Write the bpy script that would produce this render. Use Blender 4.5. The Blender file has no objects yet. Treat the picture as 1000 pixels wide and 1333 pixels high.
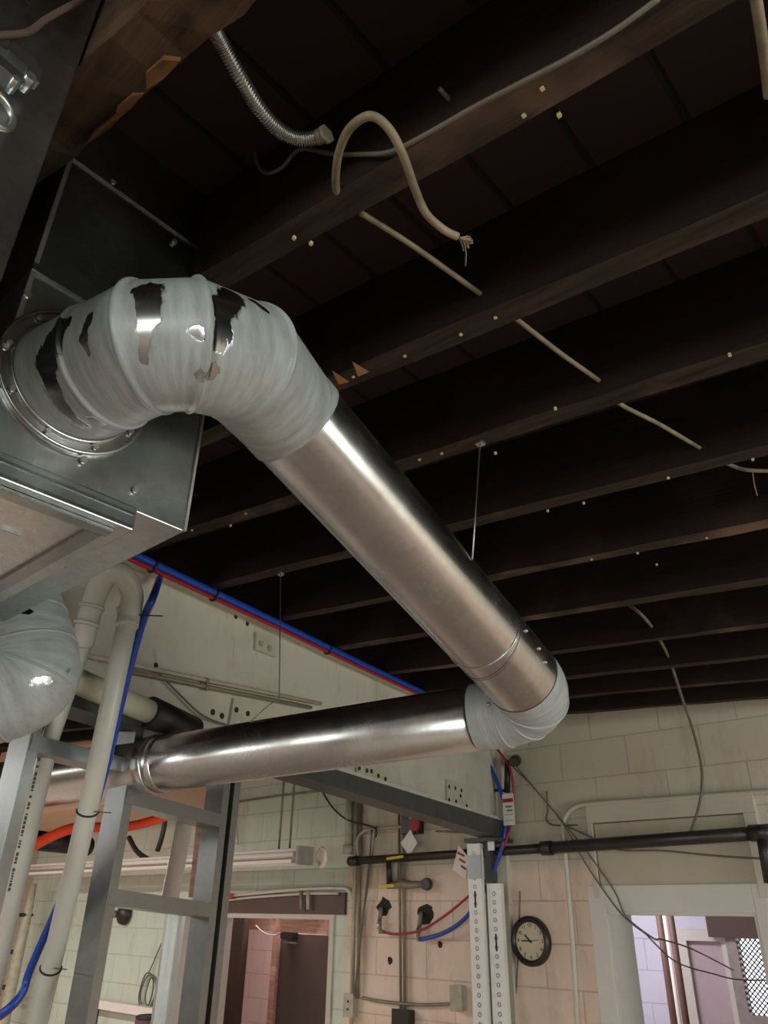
import bpy, bmesh, math, random
import numpy as np
from mathutils import Vector, Matrix
random.seed(7)
S = bpy.context.scene
COL = S.collection
# ------------------------------------------------------------------ camera frame
F = 969.0
def _n(v): return v/np.linalg.norm(v)
cZ = _n(np.array([30, 1780, 969.]))
cX = np.array([-1220, -507, 969.]); cX = -_n(cX-cZ*cX.dot(cZ))
cY = np.cross(cX, cZ)
CAM = np.array([0, 0, 2.05])
def ray(px, py):
    d = np.array([px-500, 666.5-py, F]); return np.array([d@cX, d@cY, d@cZ])/F
def V(a): return Vector((float(a[0]), float(a[1]), float(a[2])))
def atY(px, py, y): r = ray(px, py); return V(CAM+r*(y/r[1]))
def atX(px, py, x): r = ray(px, py); return V(CAM+r*(x/r[0]))
def atZ(px, py, z): r = ray(px, py); return V(CAM+r*((z-2.05)/r[2]))
def atD(px, py, d): return V(CAM+ray(px, py)*d)
def atP(px, py, p, nrm):
    r = ray(px, py); nn = np.array(nrm); t = ((np.array(p)-CAM)@nn)/(r@nn); return V(CAM+r*t)
cam = bpy.data.cameras.new('camera'); co = bpy.data.objects.new('camera', cam); COL.objects.link(co)
M = Matrix(((cX[0], cX[1], -cX[2], 0), (cY[0], cY[1], -cY[2], 0), (cZ[0], cZ[1], -cZ[2], 2.05), (0, 0, 0, 1)))
co.matrix_world = M
cam.sensor_fit = 'HORIZONTAL'; cam.sensor_width = 36; cam.lens = 36*F/1000; cam.clip_start = .02
S.camera = co
S.view_settings.view_transform = 'Standard'; S.view_settings.look = 'None'; S.view_settings.gamma = 1
S.view_settings.use_curve_mapping = False
S.view_settings.exposure = 0.0
# ------------------------------------------------------------------ materials
def lin(c): return tuple((x/255/12.92 if x/255 <= .04045 else ((x/255+.055)/1.055)**2.4) for x in c)
class N:
    def __init__(s, name):
        s.m = bpy.data.materials.new(name); s.m.use_nodes = True; s.t = s.m.node_tree; s.b = s.t.nodes['Principled BSDF']
    def a(s, typ, **k):
        n = s.t.nodes.new(typ)
        for q, v in k.items(): setattr(n, q, v)
        return n
    def l(s, o, i): s.t.links.new(o, i)
    def coord(s, kind='Object', scale=(1, 1, 1), loc=(0, 0, 0)):
        tc = s.a('ShaderNodeTexCoord'); mp = s.a('ShaderNodeMapping'); s.l(tc.outputs[kind], mp.inputs[0])
        mp.inputs['Scale'].default_value = scale; mp.inputs['Location'].default_value = loc; return mp.outputs[0]
    def noise(s, vec, scale, detail=4, rough=.55):
        n = s.a('ShaderNodeTexNoise'); s.l(vec, n.inputs['Vector']); n.inputs['Scale'].default_value = scale
        n.inputs['Detail'].default_value = detail; n.inputs['Roughness'].default_value = rough; return n.outputs['Fac']
    def ramp(s, fac, stops):
        r = s.a('ShaderNodeValToRGB'); e = r.color_ramp.elements
        while len(e) < len(stops): e.new(.5)
        for el, (p, c) in zip(e, stops): el.position = p; el.color = tuple(c)+(1,) if len(c) == 3 else c
        s.l(fac, r.inputs[0]); return r.outputs[0]
    def mix(s, fac, a, b, typ='MIX'):
        m = s.a('ShaderNodeMix', data_type='RGBA', blend_type=typ)
        for q, v in ((0, fac), (6, a), (7, b)):
            if hasattr(v, 'is_linked'): s.l(v, m.inputs[q])
            else: m.inputs[q].default_value = v if not isinstance(v, tuple) else (tuple(v)+(1,))[:4]
        return m.outputs[2]
    def math(s, op, a, b=0.):
        m = s.a('ShaderNodeMath', operation=op)
        for q, v in ((0, a), (1, b)):
            if hasattr(v, 'is_linked'): s.l(v, m.inputs[q])
            else: m.inputs[q].default_value = v
        return m.outputs[0]
    def bump(s, h, st=.3, dist=.01):
        b = s.a('ShaderNodeBump'); s.l(h, b.inputs['Height']); b.inputs['Strength'].default_value = st
        b.inputs['Distance'].default_value = dist; s.l(b.outputs[0], s.b.inputs['Normal'])
    def set(s, **k):
        for q, v in k.items():
            i = s.b.inputs[q.replace('_', ' ')]
            if hasattr(v, 'is_linked'): s.l(v, i)
            else: i.default_value = (tuple(v)+(1,))[:4] if isinstance(v, tuple) else v
        return s.m
def simple(name, rgb, rough=.6, metal=0., var=.25, scale=20, bump=.0):
    s = N(name); c = lin(rgb); v = s.coord()
    f = s.noise(v, scale)
    col = s.ramp(f, [(.25, tuple(x*(1-var) for x in c)), (.75, tuple(min(1, x*(1+var*.5)) for x in c))])
    if bump: s.bump(f, bump, .005)
    return s.set(Base_Color=col, Roughness=rough, Metallic=metal)
def galv(name, base=(.58, .6, .6), rough=.3, spangle=.1, streak=(1, 1, 1), bump=.06):
    s = N(name); v = s.coord(); vs = s.coord(scale=streak)
    vo = s.a('ShaderNodeTexVoronoi'); s.l(v, vo.inputs['Vector']); vo.inputs['Scale'].default_value = 90
    f = s.noise(vs, 6, 5)
    sep = s.a('ShaderNodeSeparateColor'); s.l(vo.outputs['Color'], sep.inputs[0])
    t = s.math('ADD', s.math('MULTIPLY', sep.outputs[0], spangle), s.math('MULTIPLY', f, .25))
    col = s.ramp(t, [(0, tuple(x*.78 for x in base)), (.4, tuple(min(1, x*1.1) for x in base))])
    rr = s.math('ADD', s.math('MULTIPLY', f, .22), rough-.1)
    if bump > .02: s.bump(f, bump, .01)
    return s.set(Base_Color=col, Metallic=1.0, Roughness=rr)
def coated(name):            # galvanised elbow brushed with grey duct sealant: the vertex attribute says where it is brushed on
    s = N(name); at = s.a('ShaderNodeAttribute', attribute_name='coat'); v = s.coord(); uv = s.coord('UV', scale=(4, 14, 1))
    f1 = s.noise(v, 45, 4); f2 = s.noise(uv, 3, 5, .65)
    e = s.math('ADD', at.outputs['Fac'], s.math('MULTIPLY', s.math('SUBTRACT', s.math('ADD', s.math('MULTIPLY', f1, .45), s.math('MULTIPLY', f2, .55)), .5), 1.25))
    k = s.ramp(e, [(.46, (0, 0, 0)), (.56, (1, 1, 1))])
    br = s.noise(s.coord('UV', scale=(2.5, 9, 1)), 3, 5, .65)
    cc = s.ramp(br, [(.25, lin((133, 139, 139))), (.7, lin((176, 182, 181)))])
    col = s.mix(k, (.42, .44, .44), cc)
    s.bump(s.math('ADD', s.math('MULTIPLY', k, .6), s.math('MULTIPLY', br, .35)), .35, .003)
    ks = s.a('ShaderNodeSeparateColor'); s.l(k, ks.inputs[0])
    return s.set(Base_Color=col, Metallic=s.math('SUBTRACT', 1.0, ks.outputs[0]), Roughness=s.math('ADD', s.math('MULTIPLY', ks.outputs[0], .16), .22))
def wood(name, dark, light, axis=0, rough=.85, boost=1.9):
    s = N(name); sc = [14, 14, 14]; sc[axis] = .9
    v = s.coord(scale=tuple(sc)); v2 = s.coord()
    g = s.noise(v, 3, 6, .65); b = s.noise(v2, 3.5, 4)
    c = s.ramp(g, [(.3, lin(dark)), (.72, lin(light))])
    c = s.mix(s.ramp(b, [(.55, (0, 0, 0)), (.75, (1, 1, 1))]), c, tuple(x*boost+.003 for x in lin(light)))
    s.bump(g, .5, .006)
    return s.set(Base_Color=c, Roughness=rough, Specular_IOR_Level=.25)
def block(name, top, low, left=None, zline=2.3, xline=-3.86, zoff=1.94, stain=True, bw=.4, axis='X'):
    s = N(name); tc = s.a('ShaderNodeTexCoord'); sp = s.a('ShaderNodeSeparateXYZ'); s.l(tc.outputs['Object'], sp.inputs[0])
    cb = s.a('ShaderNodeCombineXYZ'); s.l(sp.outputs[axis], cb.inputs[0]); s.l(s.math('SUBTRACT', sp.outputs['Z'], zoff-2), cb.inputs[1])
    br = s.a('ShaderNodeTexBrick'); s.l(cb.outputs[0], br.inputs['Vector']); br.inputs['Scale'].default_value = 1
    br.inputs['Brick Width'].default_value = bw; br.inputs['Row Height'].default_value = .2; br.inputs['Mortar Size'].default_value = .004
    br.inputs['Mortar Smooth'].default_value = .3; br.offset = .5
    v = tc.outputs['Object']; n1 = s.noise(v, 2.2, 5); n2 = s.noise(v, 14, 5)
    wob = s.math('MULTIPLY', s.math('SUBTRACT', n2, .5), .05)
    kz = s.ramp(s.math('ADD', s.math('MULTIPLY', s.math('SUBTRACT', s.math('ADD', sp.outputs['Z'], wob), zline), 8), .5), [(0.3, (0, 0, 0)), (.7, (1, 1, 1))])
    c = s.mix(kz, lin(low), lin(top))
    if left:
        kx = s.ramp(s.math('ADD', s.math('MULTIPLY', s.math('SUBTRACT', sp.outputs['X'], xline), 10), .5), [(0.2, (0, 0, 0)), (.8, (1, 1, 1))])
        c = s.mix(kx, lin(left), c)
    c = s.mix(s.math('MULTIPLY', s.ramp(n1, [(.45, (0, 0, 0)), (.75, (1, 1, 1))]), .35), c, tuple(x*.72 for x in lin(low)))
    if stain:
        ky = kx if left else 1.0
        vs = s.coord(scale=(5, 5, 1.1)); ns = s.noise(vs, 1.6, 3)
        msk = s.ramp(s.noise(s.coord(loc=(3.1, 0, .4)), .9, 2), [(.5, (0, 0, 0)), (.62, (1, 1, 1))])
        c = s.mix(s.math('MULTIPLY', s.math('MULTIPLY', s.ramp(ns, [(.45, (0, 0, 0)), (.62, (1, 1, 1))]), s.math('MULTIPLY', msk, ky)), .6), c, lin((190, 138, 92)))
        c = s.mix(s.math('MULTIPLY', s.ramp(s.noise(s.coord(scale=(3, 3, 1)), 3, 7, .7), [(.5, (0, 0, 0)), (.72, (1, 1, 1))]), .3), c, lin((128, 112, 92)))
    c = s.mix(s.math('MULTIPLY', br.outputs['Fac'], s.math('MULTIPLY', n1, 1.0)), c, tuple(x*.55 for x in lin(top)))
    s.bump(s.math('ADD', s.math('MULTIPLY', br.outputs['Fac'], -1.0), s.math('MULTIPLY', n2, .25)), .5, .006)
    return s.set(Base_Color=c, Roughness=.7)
def emit(name, rgb, st):
    s = N(name); return s.set(Base_Color=lin(rgb), Emission_Color=lin(rgb), Emission_Strength=st)
MT = {}
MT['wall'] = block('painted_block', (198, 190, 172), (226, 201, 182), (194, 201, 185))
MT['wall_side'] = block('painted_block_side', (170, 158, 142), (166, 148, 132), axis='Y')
MT['pinkblock'] = block('pink_block', (205, 176, 170), (208, 176, 172), stain=False)
MT['violetblock'] = block('violet_block', (200, 196, 208), (200, 196, 208), stain=False)
MT['floor'] = simple('concrete', (176, 156, 144), .6, var=.3, scale=3)
MT['deck'] = None
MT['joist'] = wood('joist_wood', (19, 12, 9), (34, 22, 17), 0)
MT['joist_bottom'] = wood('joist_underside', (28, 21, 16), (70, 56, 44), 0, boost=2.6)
MT['joist_light'] = wood('joist_rough', (26, 18, 12), (76, 56, 37), 0, boost=1.6)
MT['splinter'] = simple('fresh_wood', (176, 128, 80), .8)
MT['torn'] = wood('torn_wood', (58, 38, 20), (112, 76, 42), 0)
MT['lumber'] = simple('pale_lumber', (196, 182, 140), .8, scale=8)
MT['galv'] = galv('galvanised_pipe', (.62, .63, .62), .24, streak=(2, 2, 2), bump=.015)
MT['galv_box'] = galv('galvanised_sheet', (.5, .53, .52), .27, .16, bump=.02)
MT['galv_dark'] = galv('darkened_galvanised', (.3, .32, .32), .26, .2, bump=.02)  # dark ceiling reflection put into a darker base colour
MT['stud'] = galv('stud_steel', (.36, .38, .39), .34, .06)
MT['bright'] = galv('bright_steel', (.86, .86, .85), .32, .05)
MT['zinc'] = simple('zinc_white', (226, 226, 222), .4, .25, var=.06)
MT['track'] = simple('grey_track', (84, 87, 87), .45, .6)
MT['coat'] = coated('duct_sealant')
MT['seal'] = simple('duct_seal', (156, 162, 161), .5, var=.08)
s_ = N('beam_paint'); v_ = s_.coord(); g1 = s_.noise(v_, 3.2, 7, .7); g2 = s_.noise(s_.coord(scale=(9, 9, 2.5)), 2, 5, .65)
c_ = s_.mix(s_.math('MULTIPLY', s_.ramp(g1, [(.48, (0, 0, 0)), (.7, (1, 1, 1))]), .45), lin((186, 183, 171)), lin((150, 140, 118)))
c_ = s_.mix(s_.math('MULTIPLY', s_.ramp(g2, [(.6, (0, 0, 0)), (.7, (1, 1, 1))]), .35), c_, lin((128, 112, 86)))
s_.bump(g1, .06, .005); MT['beam'] = s_.set(Base_Color=c_, Roughness=.5)
MT['beam_edge'] = simple('beam_cream', (198, 192, 168), .5, var=.1)
MT['bolt_plate'] = simple('plate_paint', (176, 171, 154), .5, var=.12)
MT['hole'] = simple('dark_hole', (44, 40, 34), .9)
MT['bolt'] = simple('bolt_paint', (158, 152, 132), .5)
MT['pvc'] = simple('pvc_pipe', (190, 190, 180), .4, var=.05)
MT['pvc_text'] = simple('pipe_print', (70, 72, 74), .5)
MT['insul'] = simple('pipe_wrap', (196, 194, 172), .6, var=.08)
MT['black'] = simple('black_rubber', (26, 26, 27), .5)
MT['iron'] = simple('black_iron', (52, 48, 46), .38, .3)
MT['ironlight'] = simple('painted_conduit', (172, 164, 144), .5)
MT['conduit'] = simple('weathered_conduit', (132, 122, 104), .5, .2)
MT['blue'] = simple('blue_tube', (22, 66, 158), .35, var=.08)
MT['red'] = simple('red_tube', (150, 22, 42), .35, var=.08)
MT['orange'] = simple('orange_hose', (236, 72, 40), .4, var=.05)
MT['cable'] = simple('beige_cable', (136, 124, 98), .6, scale=28, var=.5)
MT['brown_wire'] = simple('brown_wire', (84, 68, 58), .6)
MT['grey_wire'] = simple('grey_wire', (104, 96, 84), .6)
MT['flex'] = simple('flex_metal', (170, 168, 160), .35, .9)
MT['screw'] = simple('screw_metal', (190, 190, 186), .35, .9)
MT['white'] = simple('white_enamel', (226, 214, 204), .45, var=.05)
MT['cap'] = simple('grey_cap', (150, 140, 134), .5)
MT['trim'] = simple('trim_paint', (190, 182, 168), .5, var=.08, scale=5)
MT['trim2'] = simple('frame_paint', (200, 195, 186), .5, var=.05, scale=5)
MT['panel'] = simple('panel_paint', (178, 168, 148), .6, var=.1, scale=5)
MT['brown'] = simple('brown_paint', (84, 62, 54), .6, var=.15, scale=4)
MT['darkdoor'] = simple('dark_door', (82, 66, 62), .5, var=.15, scale=3)
MT['pinkwood'] = wood('pink_lumber', (150, 108, 96), (196, 152, 140), 0)
MT['rust'] = simple('rusty_pipe', (92, 62, 50), .6)
MT['violet'] = simple('violet_door', (178, 160, 164), .6, var=.05)
MT['peach'] = simple('peach_paint', (222, 180, 152), .6, var=.06, scale=4)
MT['rim'] = simple('clock_rim', (42, 34, 34), .35)
MT['dial'] = simple('clock_dial', (214, 200, 172), .6, var=.03)
MT['ink'] = simple('clock_ink', (60, 52, 44), .6)
MT['yellow'] = simple('yellow_tag', (206, 178, 40), .5)
MT['tag'] = simple('tag_card', (226, 220, 212), .5, var=.03)
MT['tagred'] = simple('tag_red', (160, 40, 44), .5)
MT['tagteal'] = simple('tag_teal', (70, 110, 112), .5)
MT['maroon'] = simple('maroon_cloth', (96, 60, 64), .8)
s_ = N('deck_boards'); v_ = s_.coord(); sp_ = s_.a('ShaderNodeSeparateXYZ'); s_.l(v_, sp_.inputs[0])
w_ = s_.math('FRACT', s_.math('MULTIPLY', sp_.outputs['X'], 1/.145))
gap_ = s_.ramp(w_, [(0, (0, 0, 0)), (.05, (0, 0, 0)), (.09, (1, 1, 1))])
id_ = s_.a('ShaderNodeTexWhiteNoise', noise_dimensions='1D'); s_.l(s_.math('FLOOR', s_.math('MULTIPLY', sp_.outputs['X'], 1/.145)), id_.inputs['W'])
vg_ = s_.coord(scale=(30, 1.5, 1)); g_ = s_.noise(vg_, 2, 5)
c_ = s_.mix(s_.math('ADD', s_.math('MULTIPLY', id_.outputs['Value'], .6), s_.math('MULTIPLY', g_, .4)), lin((30, 14, 10)), lin((52, 26, 18)))
MT['deck'] = s_.set(Base_Color=s_.mix(gap_, lin((8, 5, 4)), c_), Roughness=.85)
s_.bump(gap_, .6, .01)
# ------------------------------------------------------------------ mesh builder
class MB:
    def __init__(s): s.v = []; s.f = []; s.sm = []; s.uv = {}; s.coat = {}
    def add(s, vs, fs, smooth=False):
        o = len(s.v); s.v += [tuple(x) for x in vs]; s.f += [tuple(i+o for i in f) for f in fs]; s.sm += [smooth]*len(fs); return o
    def box(s, a, b, R=None, bev=0):
        (x0, y0, z0), (x1, y1, z1) = a, b
        bm = bmesh.new(); bmesh.ops.create_cube(bm, size=1)
        for v in bm.verts: v.co = Vector(((x0+x1)/2+v.co.x*(x1-x0), (y0+y1)/2+v.co.y*(y1-y0), (z0+z1)/2+v.co.z*(z1-z0)))
        if bev: bmesh.ops.bevel(bm, geom=bm.edges[:], offset=bev, segments=2, affect='EDGES', profile=.5)
        bm.verts.index_update()
        vs = [(R @ v.co if R else v.co.copy()) for v in bm.verts]; fs = [tuple(v.index for v in f.verts) for f in bm.faces]; bm.free()
        s.add(vs, fs); return s
    def prism(s, poly, ext):        # closed polygon extruded by a vector
        n = len(poly); e = Vector(ext); P = [Vector(p) for p in poly]
        s.add(P+[p+e for p in P], [tuple(range(n))[::-1], tuple(range(n, 2*n))]+[(i, (i+1) % n, n+(i+1) % n, n+i) for i in range(n)]); return s
    def bar(s, p, q, w, h, up=(0, 0, 1)):
        p, q = Vector(p), Vector(q); d = (q-p).normalized(); u = Vector(up); r = d.cross(u)
        if r.length < 1e-4: r = d.cross(Vector((1, 0, 0)))
        r.normalize(); u = r.cross(d)
        P = [p+r*(a*w/2)+u*(b*h/2) for a, b in ((-1, -1), (1, -1), (1, 1), (-1, 1))]
        return s.prism(P, q-p)
    def tube(s, pts, r, seg=12, cap=True, rad=None):
        pts = [Vector(p) for p in pts]; n = len(pts); T = []
        for i in range(n):
            a = pts[max(i-1, 0)]; b = pts[min(i+1, n-1)]
            if 0 < i < n-1: t = (pts[i]-a).normalized()+(b-pts[i]).normalized()
            else: t = b-a
            T.append(t.normalized() if t.length > 1e-9 else Vector((0, 0, 1)))
        u = T[0].cross(Vector((0, 0, 1)));
        if u.length < 1e-3: u = T[0].cross(Vector((1, 0, 0)))
        u.normalize(); vs = []
        for i in range(n):
            u = (u-T[i]*u.dot(T[i])).normalized(); w = T[i].cross(u); rr = rad[i] if rad else r
            if 0 < i < n-1:   # mitre
                ang = (pts[i]-pts[i-1]).angle(pts[i+1]-pts[i], 0); k = 1/max(.5, math.cos(ang/2)); bend = ((pts[i+1]-pts[i]).normalized()-(pts[i]-pts[i-1]).normalized())
                bend = bend.normalized() if bend.length > 1e-6 else Vector((0, 0, 0))
            else: k = 1; bend = Vector((0, 0, 0))
            for j in range(seg):
                a = 2*math.pi*j/seg; o = u*math.cos(a)+w*math.sin(a); o = o+bend*(o.dot(bend)*(k-1)); vs.append(pts[i]+o*rr)
        fs = [(i*seg+j, i*seg+(j+1) % seg, (i+1)*seg+(j+1) % seg, (i+1)*seg+j) for i in range(n-1) for j in range(seg)]
        o = s.add(vs, fs, True)
        if cap: s.f += [tuple(o+j for j in range(seg))[::-1], tuple(o+(n-1)*seg+j for j in range(seg))]; s.sm += [False, False]
        return s
    def disc(s, c, nrm, r, t=.003, seg=16):
        c, nrm = Vector(c), Vector(nrm).normalized(); return s.tube([c-nrm*t/2, c+nrm*t/2], r, seg)
    def ring(s, c, nrm, r0, r1, t, seg=48):
        c, nrm = Vector(c), Vector(nrm).normalized(); u = nrm.orthogonal().normalized(); w = nrm.cross(u); vs = []
        prof = [(r0, -t/2), (r1, -t/2), (r1, t/2), (r0, t/2)]
        for j in range(seg):
            a = 2*math.pi*j/seg; o = u*math.cos(a)+w*math.sin(a)
            vs += [c+o*r+nrm*h for r, h in prof]
        fs = [(j*4+k, ((j+1) % seg)*4+k, ((j+1) % seg)*4+(k+1) % 4, j*4+(k+1) % 4) for j in range(seg) for k in range(4)]
        s.add(vs, fs); return s
    def torus(s, c, nrm, R, r, seg=48, k=8):
        c, nrm = Vector(c), Vector(nrm).normalized(); u = nrm.orthogonal().normalized(); w = nrm.cross(u)
        pts = [c+(u*math.cos(2*math.pi*j/seg)+w*math.sin(2*math.pi*j/seg))*R for j in range(seg)]
        vs = []
        for j in range(seg):
            o = (pts[j]-c).normalized()
            vs += [pts[j]+(o*math.cos(2*math.pi*i/k)+nrm*math.sin(2*math.pi*i/k))*r for i in range(k)]
        s.add(vs, [(j*k+i, ((j+1) % seg)*k+i, ((j+1) % seg)*k+(i+1) % k, j*k+(i+1) % k) for j in range(seg) for i in range(k)], True); return s
    def ball(s, c, r, sc=(1, 1, 1), seg=12):
        bm = bmesh.new(); bmesh.ops.create_uvsphere(bm, u_segments=seg, v_segments=seg//2+2, radius=r)
        vs = [Vector(c)+Vector((v.co.x*sc[0], v.co.y*sc[1], v.co.z*sc[2])) for v in bm.verts]; bm.verts.index_update()
        s.add(vs, [tuple(v.index for v in f.verts) for f in bm.faces], True); bm.free(); return s
    def build(s, name, mat, parent=None, **pr):
        me = bpy.data.meshes.new(name); me.from_pydata(s.v, [], s.f); me.update()
        me.polygons.foreach_set('use_smooth', s.sm)
        bm = bmesh.new(); bm.from_mesh(me); bmesh.ops.recalc_face_normals(bm, faces=bm.faces[:]); bm.to_mesh(me); bm.free()
        me.materials.append(mat if not isinstance(mat, str) else MT[mat]); o = bpy.data.objects.new(name, me); COL.objects.link(o)
        if parent:
            o.parent = parent; o.matrix_parent_inverse = Matrix.Translation(parent.location).inverted()
        for k, v in pr.items(): o[k] = v
        return o
def mb(): return MB()
def tag(o, label, cat, group=None):
    o['label'] = label; o['category'] = cat
    if group: o['group'] = group
    return o
def thing(name, label, cat, loc=(0, 0, 0), group=None):
    o = bpy.data.objects.new(name, None); COL.objects.link(o); o.location = V(loc); o.empty_display_size = .05
    return tag(o, label, cat, group)
def struct(name, m, mat): return m.build(name, mat, kind='structure')
def smooth(pts, k=6):
    P = [Vector(p) for p in pts]; out = []
    for i in range(len(P)-1):
        a, b, c, d = P[max(i-1, 0)], P[i], P[i+1], P[min(i+2, len(P)-1)]
        for j in range(k):
            t = j/k; out.append(.5*((2*b)+(c-a)*t+(2*a-5*b+4*c-d)*t*t+(3*b-a-3*c+d)*t**3))
    return out+[P[-1]]
WY = 3.95
# ------------------------------------------------------------------ setting
JD = Vector((-.9939, -.0935, .0580)).normalized()
def roofz(x): return 2.89-.0584*x
struct('floor', mb().box((-9.2, -6.5, -.1), (4.2, 7.5, 0)), 'floor')
D1 = (-5.35, -3.97, 2.06); D2 = (-2.01, -1.285, 2.09)
w = mb(); T = WY+.2
for x0, x1, z0, z1 in ((-9.2, D1[0], 0, 3.75), (D1[0], D1[1], D1[2], 3.75), (D1[1], D2[0], 0, 3.75), (D2[0], D2[1], D2[2], 3.75), (D2[1], 4.2, 0, 3.75)):
    w.box((x0, WY, z0), (x1, T, z1))
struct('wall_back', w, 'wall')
struct('wall_left', mb().box((-8.6, -6.5, 0), (-8.4, WY, 3.7)), 'wall_side')
rwins = [(-4.4, -2.2), (.8, 3.6)]  # unseen right windows, added to light the girder and duct
m = mb(); m.box((4.0, -6.5, 0), (4.2, 7.5, 1.0)); m.box((4.0, -6.5, 2.6), (4.2, 7.5, 3.2))
for a, b in ((-6.5, -4.4), (-2.2, .8), (3.6, 7.5)): m.box((4.0, a, 1.0), (4.2, b, 2.6))
struct('wall_right', m, 'wall_side')
for i, (a, b) in enumerate(rwins):
    m = mb()
    for q in (a, (a+b)/2-.03, b-.06): m.box((4.06, q, 1.0), (4.12, q+.06, 2.6))
    for z in (1.0, 1.77, 2.54): m.box((4.06, a, z), (4.12, b, z+.06))
    struct('window_%d' % (i+7), m, 'trim2')
wr = mb()
wins = [(-1.6, .8), (1.4, 3.6)]  # unseen front windows, put in for the room's light
wr.box((-8.6, -6.4, 0), (4.2, -6.2, 1.1)); wr.box((-8.6, -6.4, 2.7), (4.2, -6.2, 3.7))
xs = [-8.6]+[q for p in wins for q in p]+[4.2]
for i in range(0, len(xs), 2): wr.box((xs[i], -6.4, 1.1), (xs[i+1], -6.2, 2.7))
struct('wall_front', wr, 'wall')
for i, (a, b) in enumerate(wins):
    m = mb()
    for q in (a, (a+b)/2-.03, b-.06): m.box((q, -6.33, 1.1), (q+.06, -6.25, 2.7))
    for z in (1.1, 1.87, 2.64): m.box((a, -6.33, z), (b, -6.25, z+.06))
    struct('window_%d' % (i+1), m, 'trim2')
# roof deck
dk = mb(); H = .2
p = [Vector((4.2, -6.5, roofz(4.2)+H)), Vector((4.2, 4.2, roofz(4.2)+H)), Vector((-9.2, 4.2, roofz(-9.2)+H)), Vector((-9.2, -6.5, roofz(-9.2)+H))]
dk.prism(p, (0, 0, .04)); struct('ceiling', dk, 'deck')
# ------------------------------------------------------------------ joists
JY = [-.17, .264, .553, .868, 1.187, 1.526, 1.887, 2.28, 2.70, 3.08, 3.42, 3.76]
JL = ['dark joist overhead at the very top left corner of the view', 'rough torn brown joist passing between the two tall sheet metal boxes at top left',
      'dark timber joist under the looped beige cable with brown wire along its side', 'dark joist with two pale splinters hanging at its lower edge',
      'dark joist that the hanger wire of the big diagonal duct drops from', 'dark joist that the thin wire left of the diagonal duct hangs from',
      'fifth dark joist beyond the looped cable, crossing behind the diagonal duct', 'dark joist where the curved black cord bends downward at right',
      'dark joist just behind the sealed end of the diagonal duct', 'dark joist crossing behind the lower end elbow, third from the far block wall',
      'dark joist second from the far block wall', 'dark joist nearest the far block wall, along its top']
def jbot(px, py, k):    # point on the underside plane of the joists
    return atP(px, py, (0, JY[k], roofz(0)), tuple(JD.cross(Vector((0, 1, 0)))))
for k, y in enumerate(JY):
    if k == 0: continue
    m = mb(); L0, L1 = -3.2, 8.6; jw = .066 if k == 1 else .046
    o = Vector((0, y, roofz(0)))
    a = o+JD*L0; b = o+JD*L1; nseg = 260 if k == 1 else 80; jt = .005 if k == 1 else .0025; rr = random.Random(k); vs = []
    for i in range(nseg+1):
        q = a.lerp(b, i/nseg); j = [rr.uniform(-jt, jt) for _ in range(6)]
        vs += [q+Vector((0, j[0], j[1])), q+Vector((0, -jw+j[2], j[3])), q+Vector((0, -jw+j[4], H)), q+Vector((0, j[5], H))]
    fs = [(i*4+c, (i+1)*4+c, (i+1)*4+(c+1) % 4, i*4+(c+1) % 4) for i in range(nseg) for c in range(4)]+[(0, 1, 2, 3), tuple(nseg*4+c for c in (3, 2, 1, 0))]
    m.add(vs, fs)
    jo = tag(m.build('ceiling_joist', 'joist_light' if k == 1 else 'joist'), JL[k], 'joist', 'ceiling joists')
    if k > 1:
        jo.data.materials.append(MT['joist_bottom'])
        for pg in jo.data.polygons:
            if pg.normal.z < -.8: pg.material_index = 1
    else:
        for (pa, pb, th) in (((112, 186), (165, 142), .005), ((150, 153), (187, 119), .008), ((192, 114), (234, 76), .014)):
            P_, Q_ = jbot(*pa, 1), jbot(*pb, 1); mm = mb(); mm.prism([P_+Vector((0, 0, -.004)), P_.lerp(Q_, .3)+Vector((0, -th, -.006)), P_.lerp(Q_, .8)+Vector((0, -th*.9, -.007)), Q_+Vector((0, .001, -.004)), P_.lerp(Q_, .5)+Vector((0, .003, -.005))], (0, 0, .012)); mm.build('torn_edge', 'torn', jo)
# ------------------------------------------------------------------ plenum boxes
PX = -.82
def onP(px, py): return atX(px, py, PX)
cb = onP(240, 692); zb = cb.z; y1 = cb.y; y0 = onP(45, 342).y-.002
zs1 = (onP(45, 342).z+onP(115, 400).z)/2; zs2 = onP(108, 215).z
pl = thing('plenum_box', 'tall galvanised plenum box dropping through the joists behind the round collar', 'duct box', (PX-.3, (y0+y1)/2, zb))
def boxsh(m, x0, x1, ya, yb, z0, z1): m.box((x0, ya, z0), (x1, yb, z1), bev=.0015)
XB = -1.45
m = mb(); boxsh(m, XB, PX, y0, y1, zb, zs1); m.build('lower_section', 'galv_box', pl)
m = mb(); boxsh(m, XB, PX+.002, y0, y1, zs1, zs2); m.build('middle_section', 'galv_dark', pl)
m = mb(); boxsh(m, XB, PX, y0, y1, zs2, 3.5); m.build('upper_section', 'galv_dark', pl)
for z in (zs1, zs2):
    m = mb(); m.bar((PX+.003, y0, z), (PX+.003, y1, z), .006, .012); m.build('seam_cleat', 'galv_dark', pl)
m = mb(); m.bar((PX+.002, y1-.001, zb), (PX+.002, y1-.001, zs1), .004, .004, (0, 1, 0)); m.build('corner_edge', 'bright', pl)
m = mb(); m.bar((PX+.002, y0+.003, zb), (PX+.002, y0+.003, zs2), .006, .006, (0, 1, 0)); m.build('corner_edge', 'bright', pl)
m = mb()
a, b = onP(187, 115), onP(287, 221)
m.bar(a, b, .004, .006); m.bar(a+Vector((.001, .012, .012)), a.lerp(b, .6)+Vector((.001, .012, .012)), .003, .003); m.build('drive_cleat', 'screw', pl)
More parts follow.
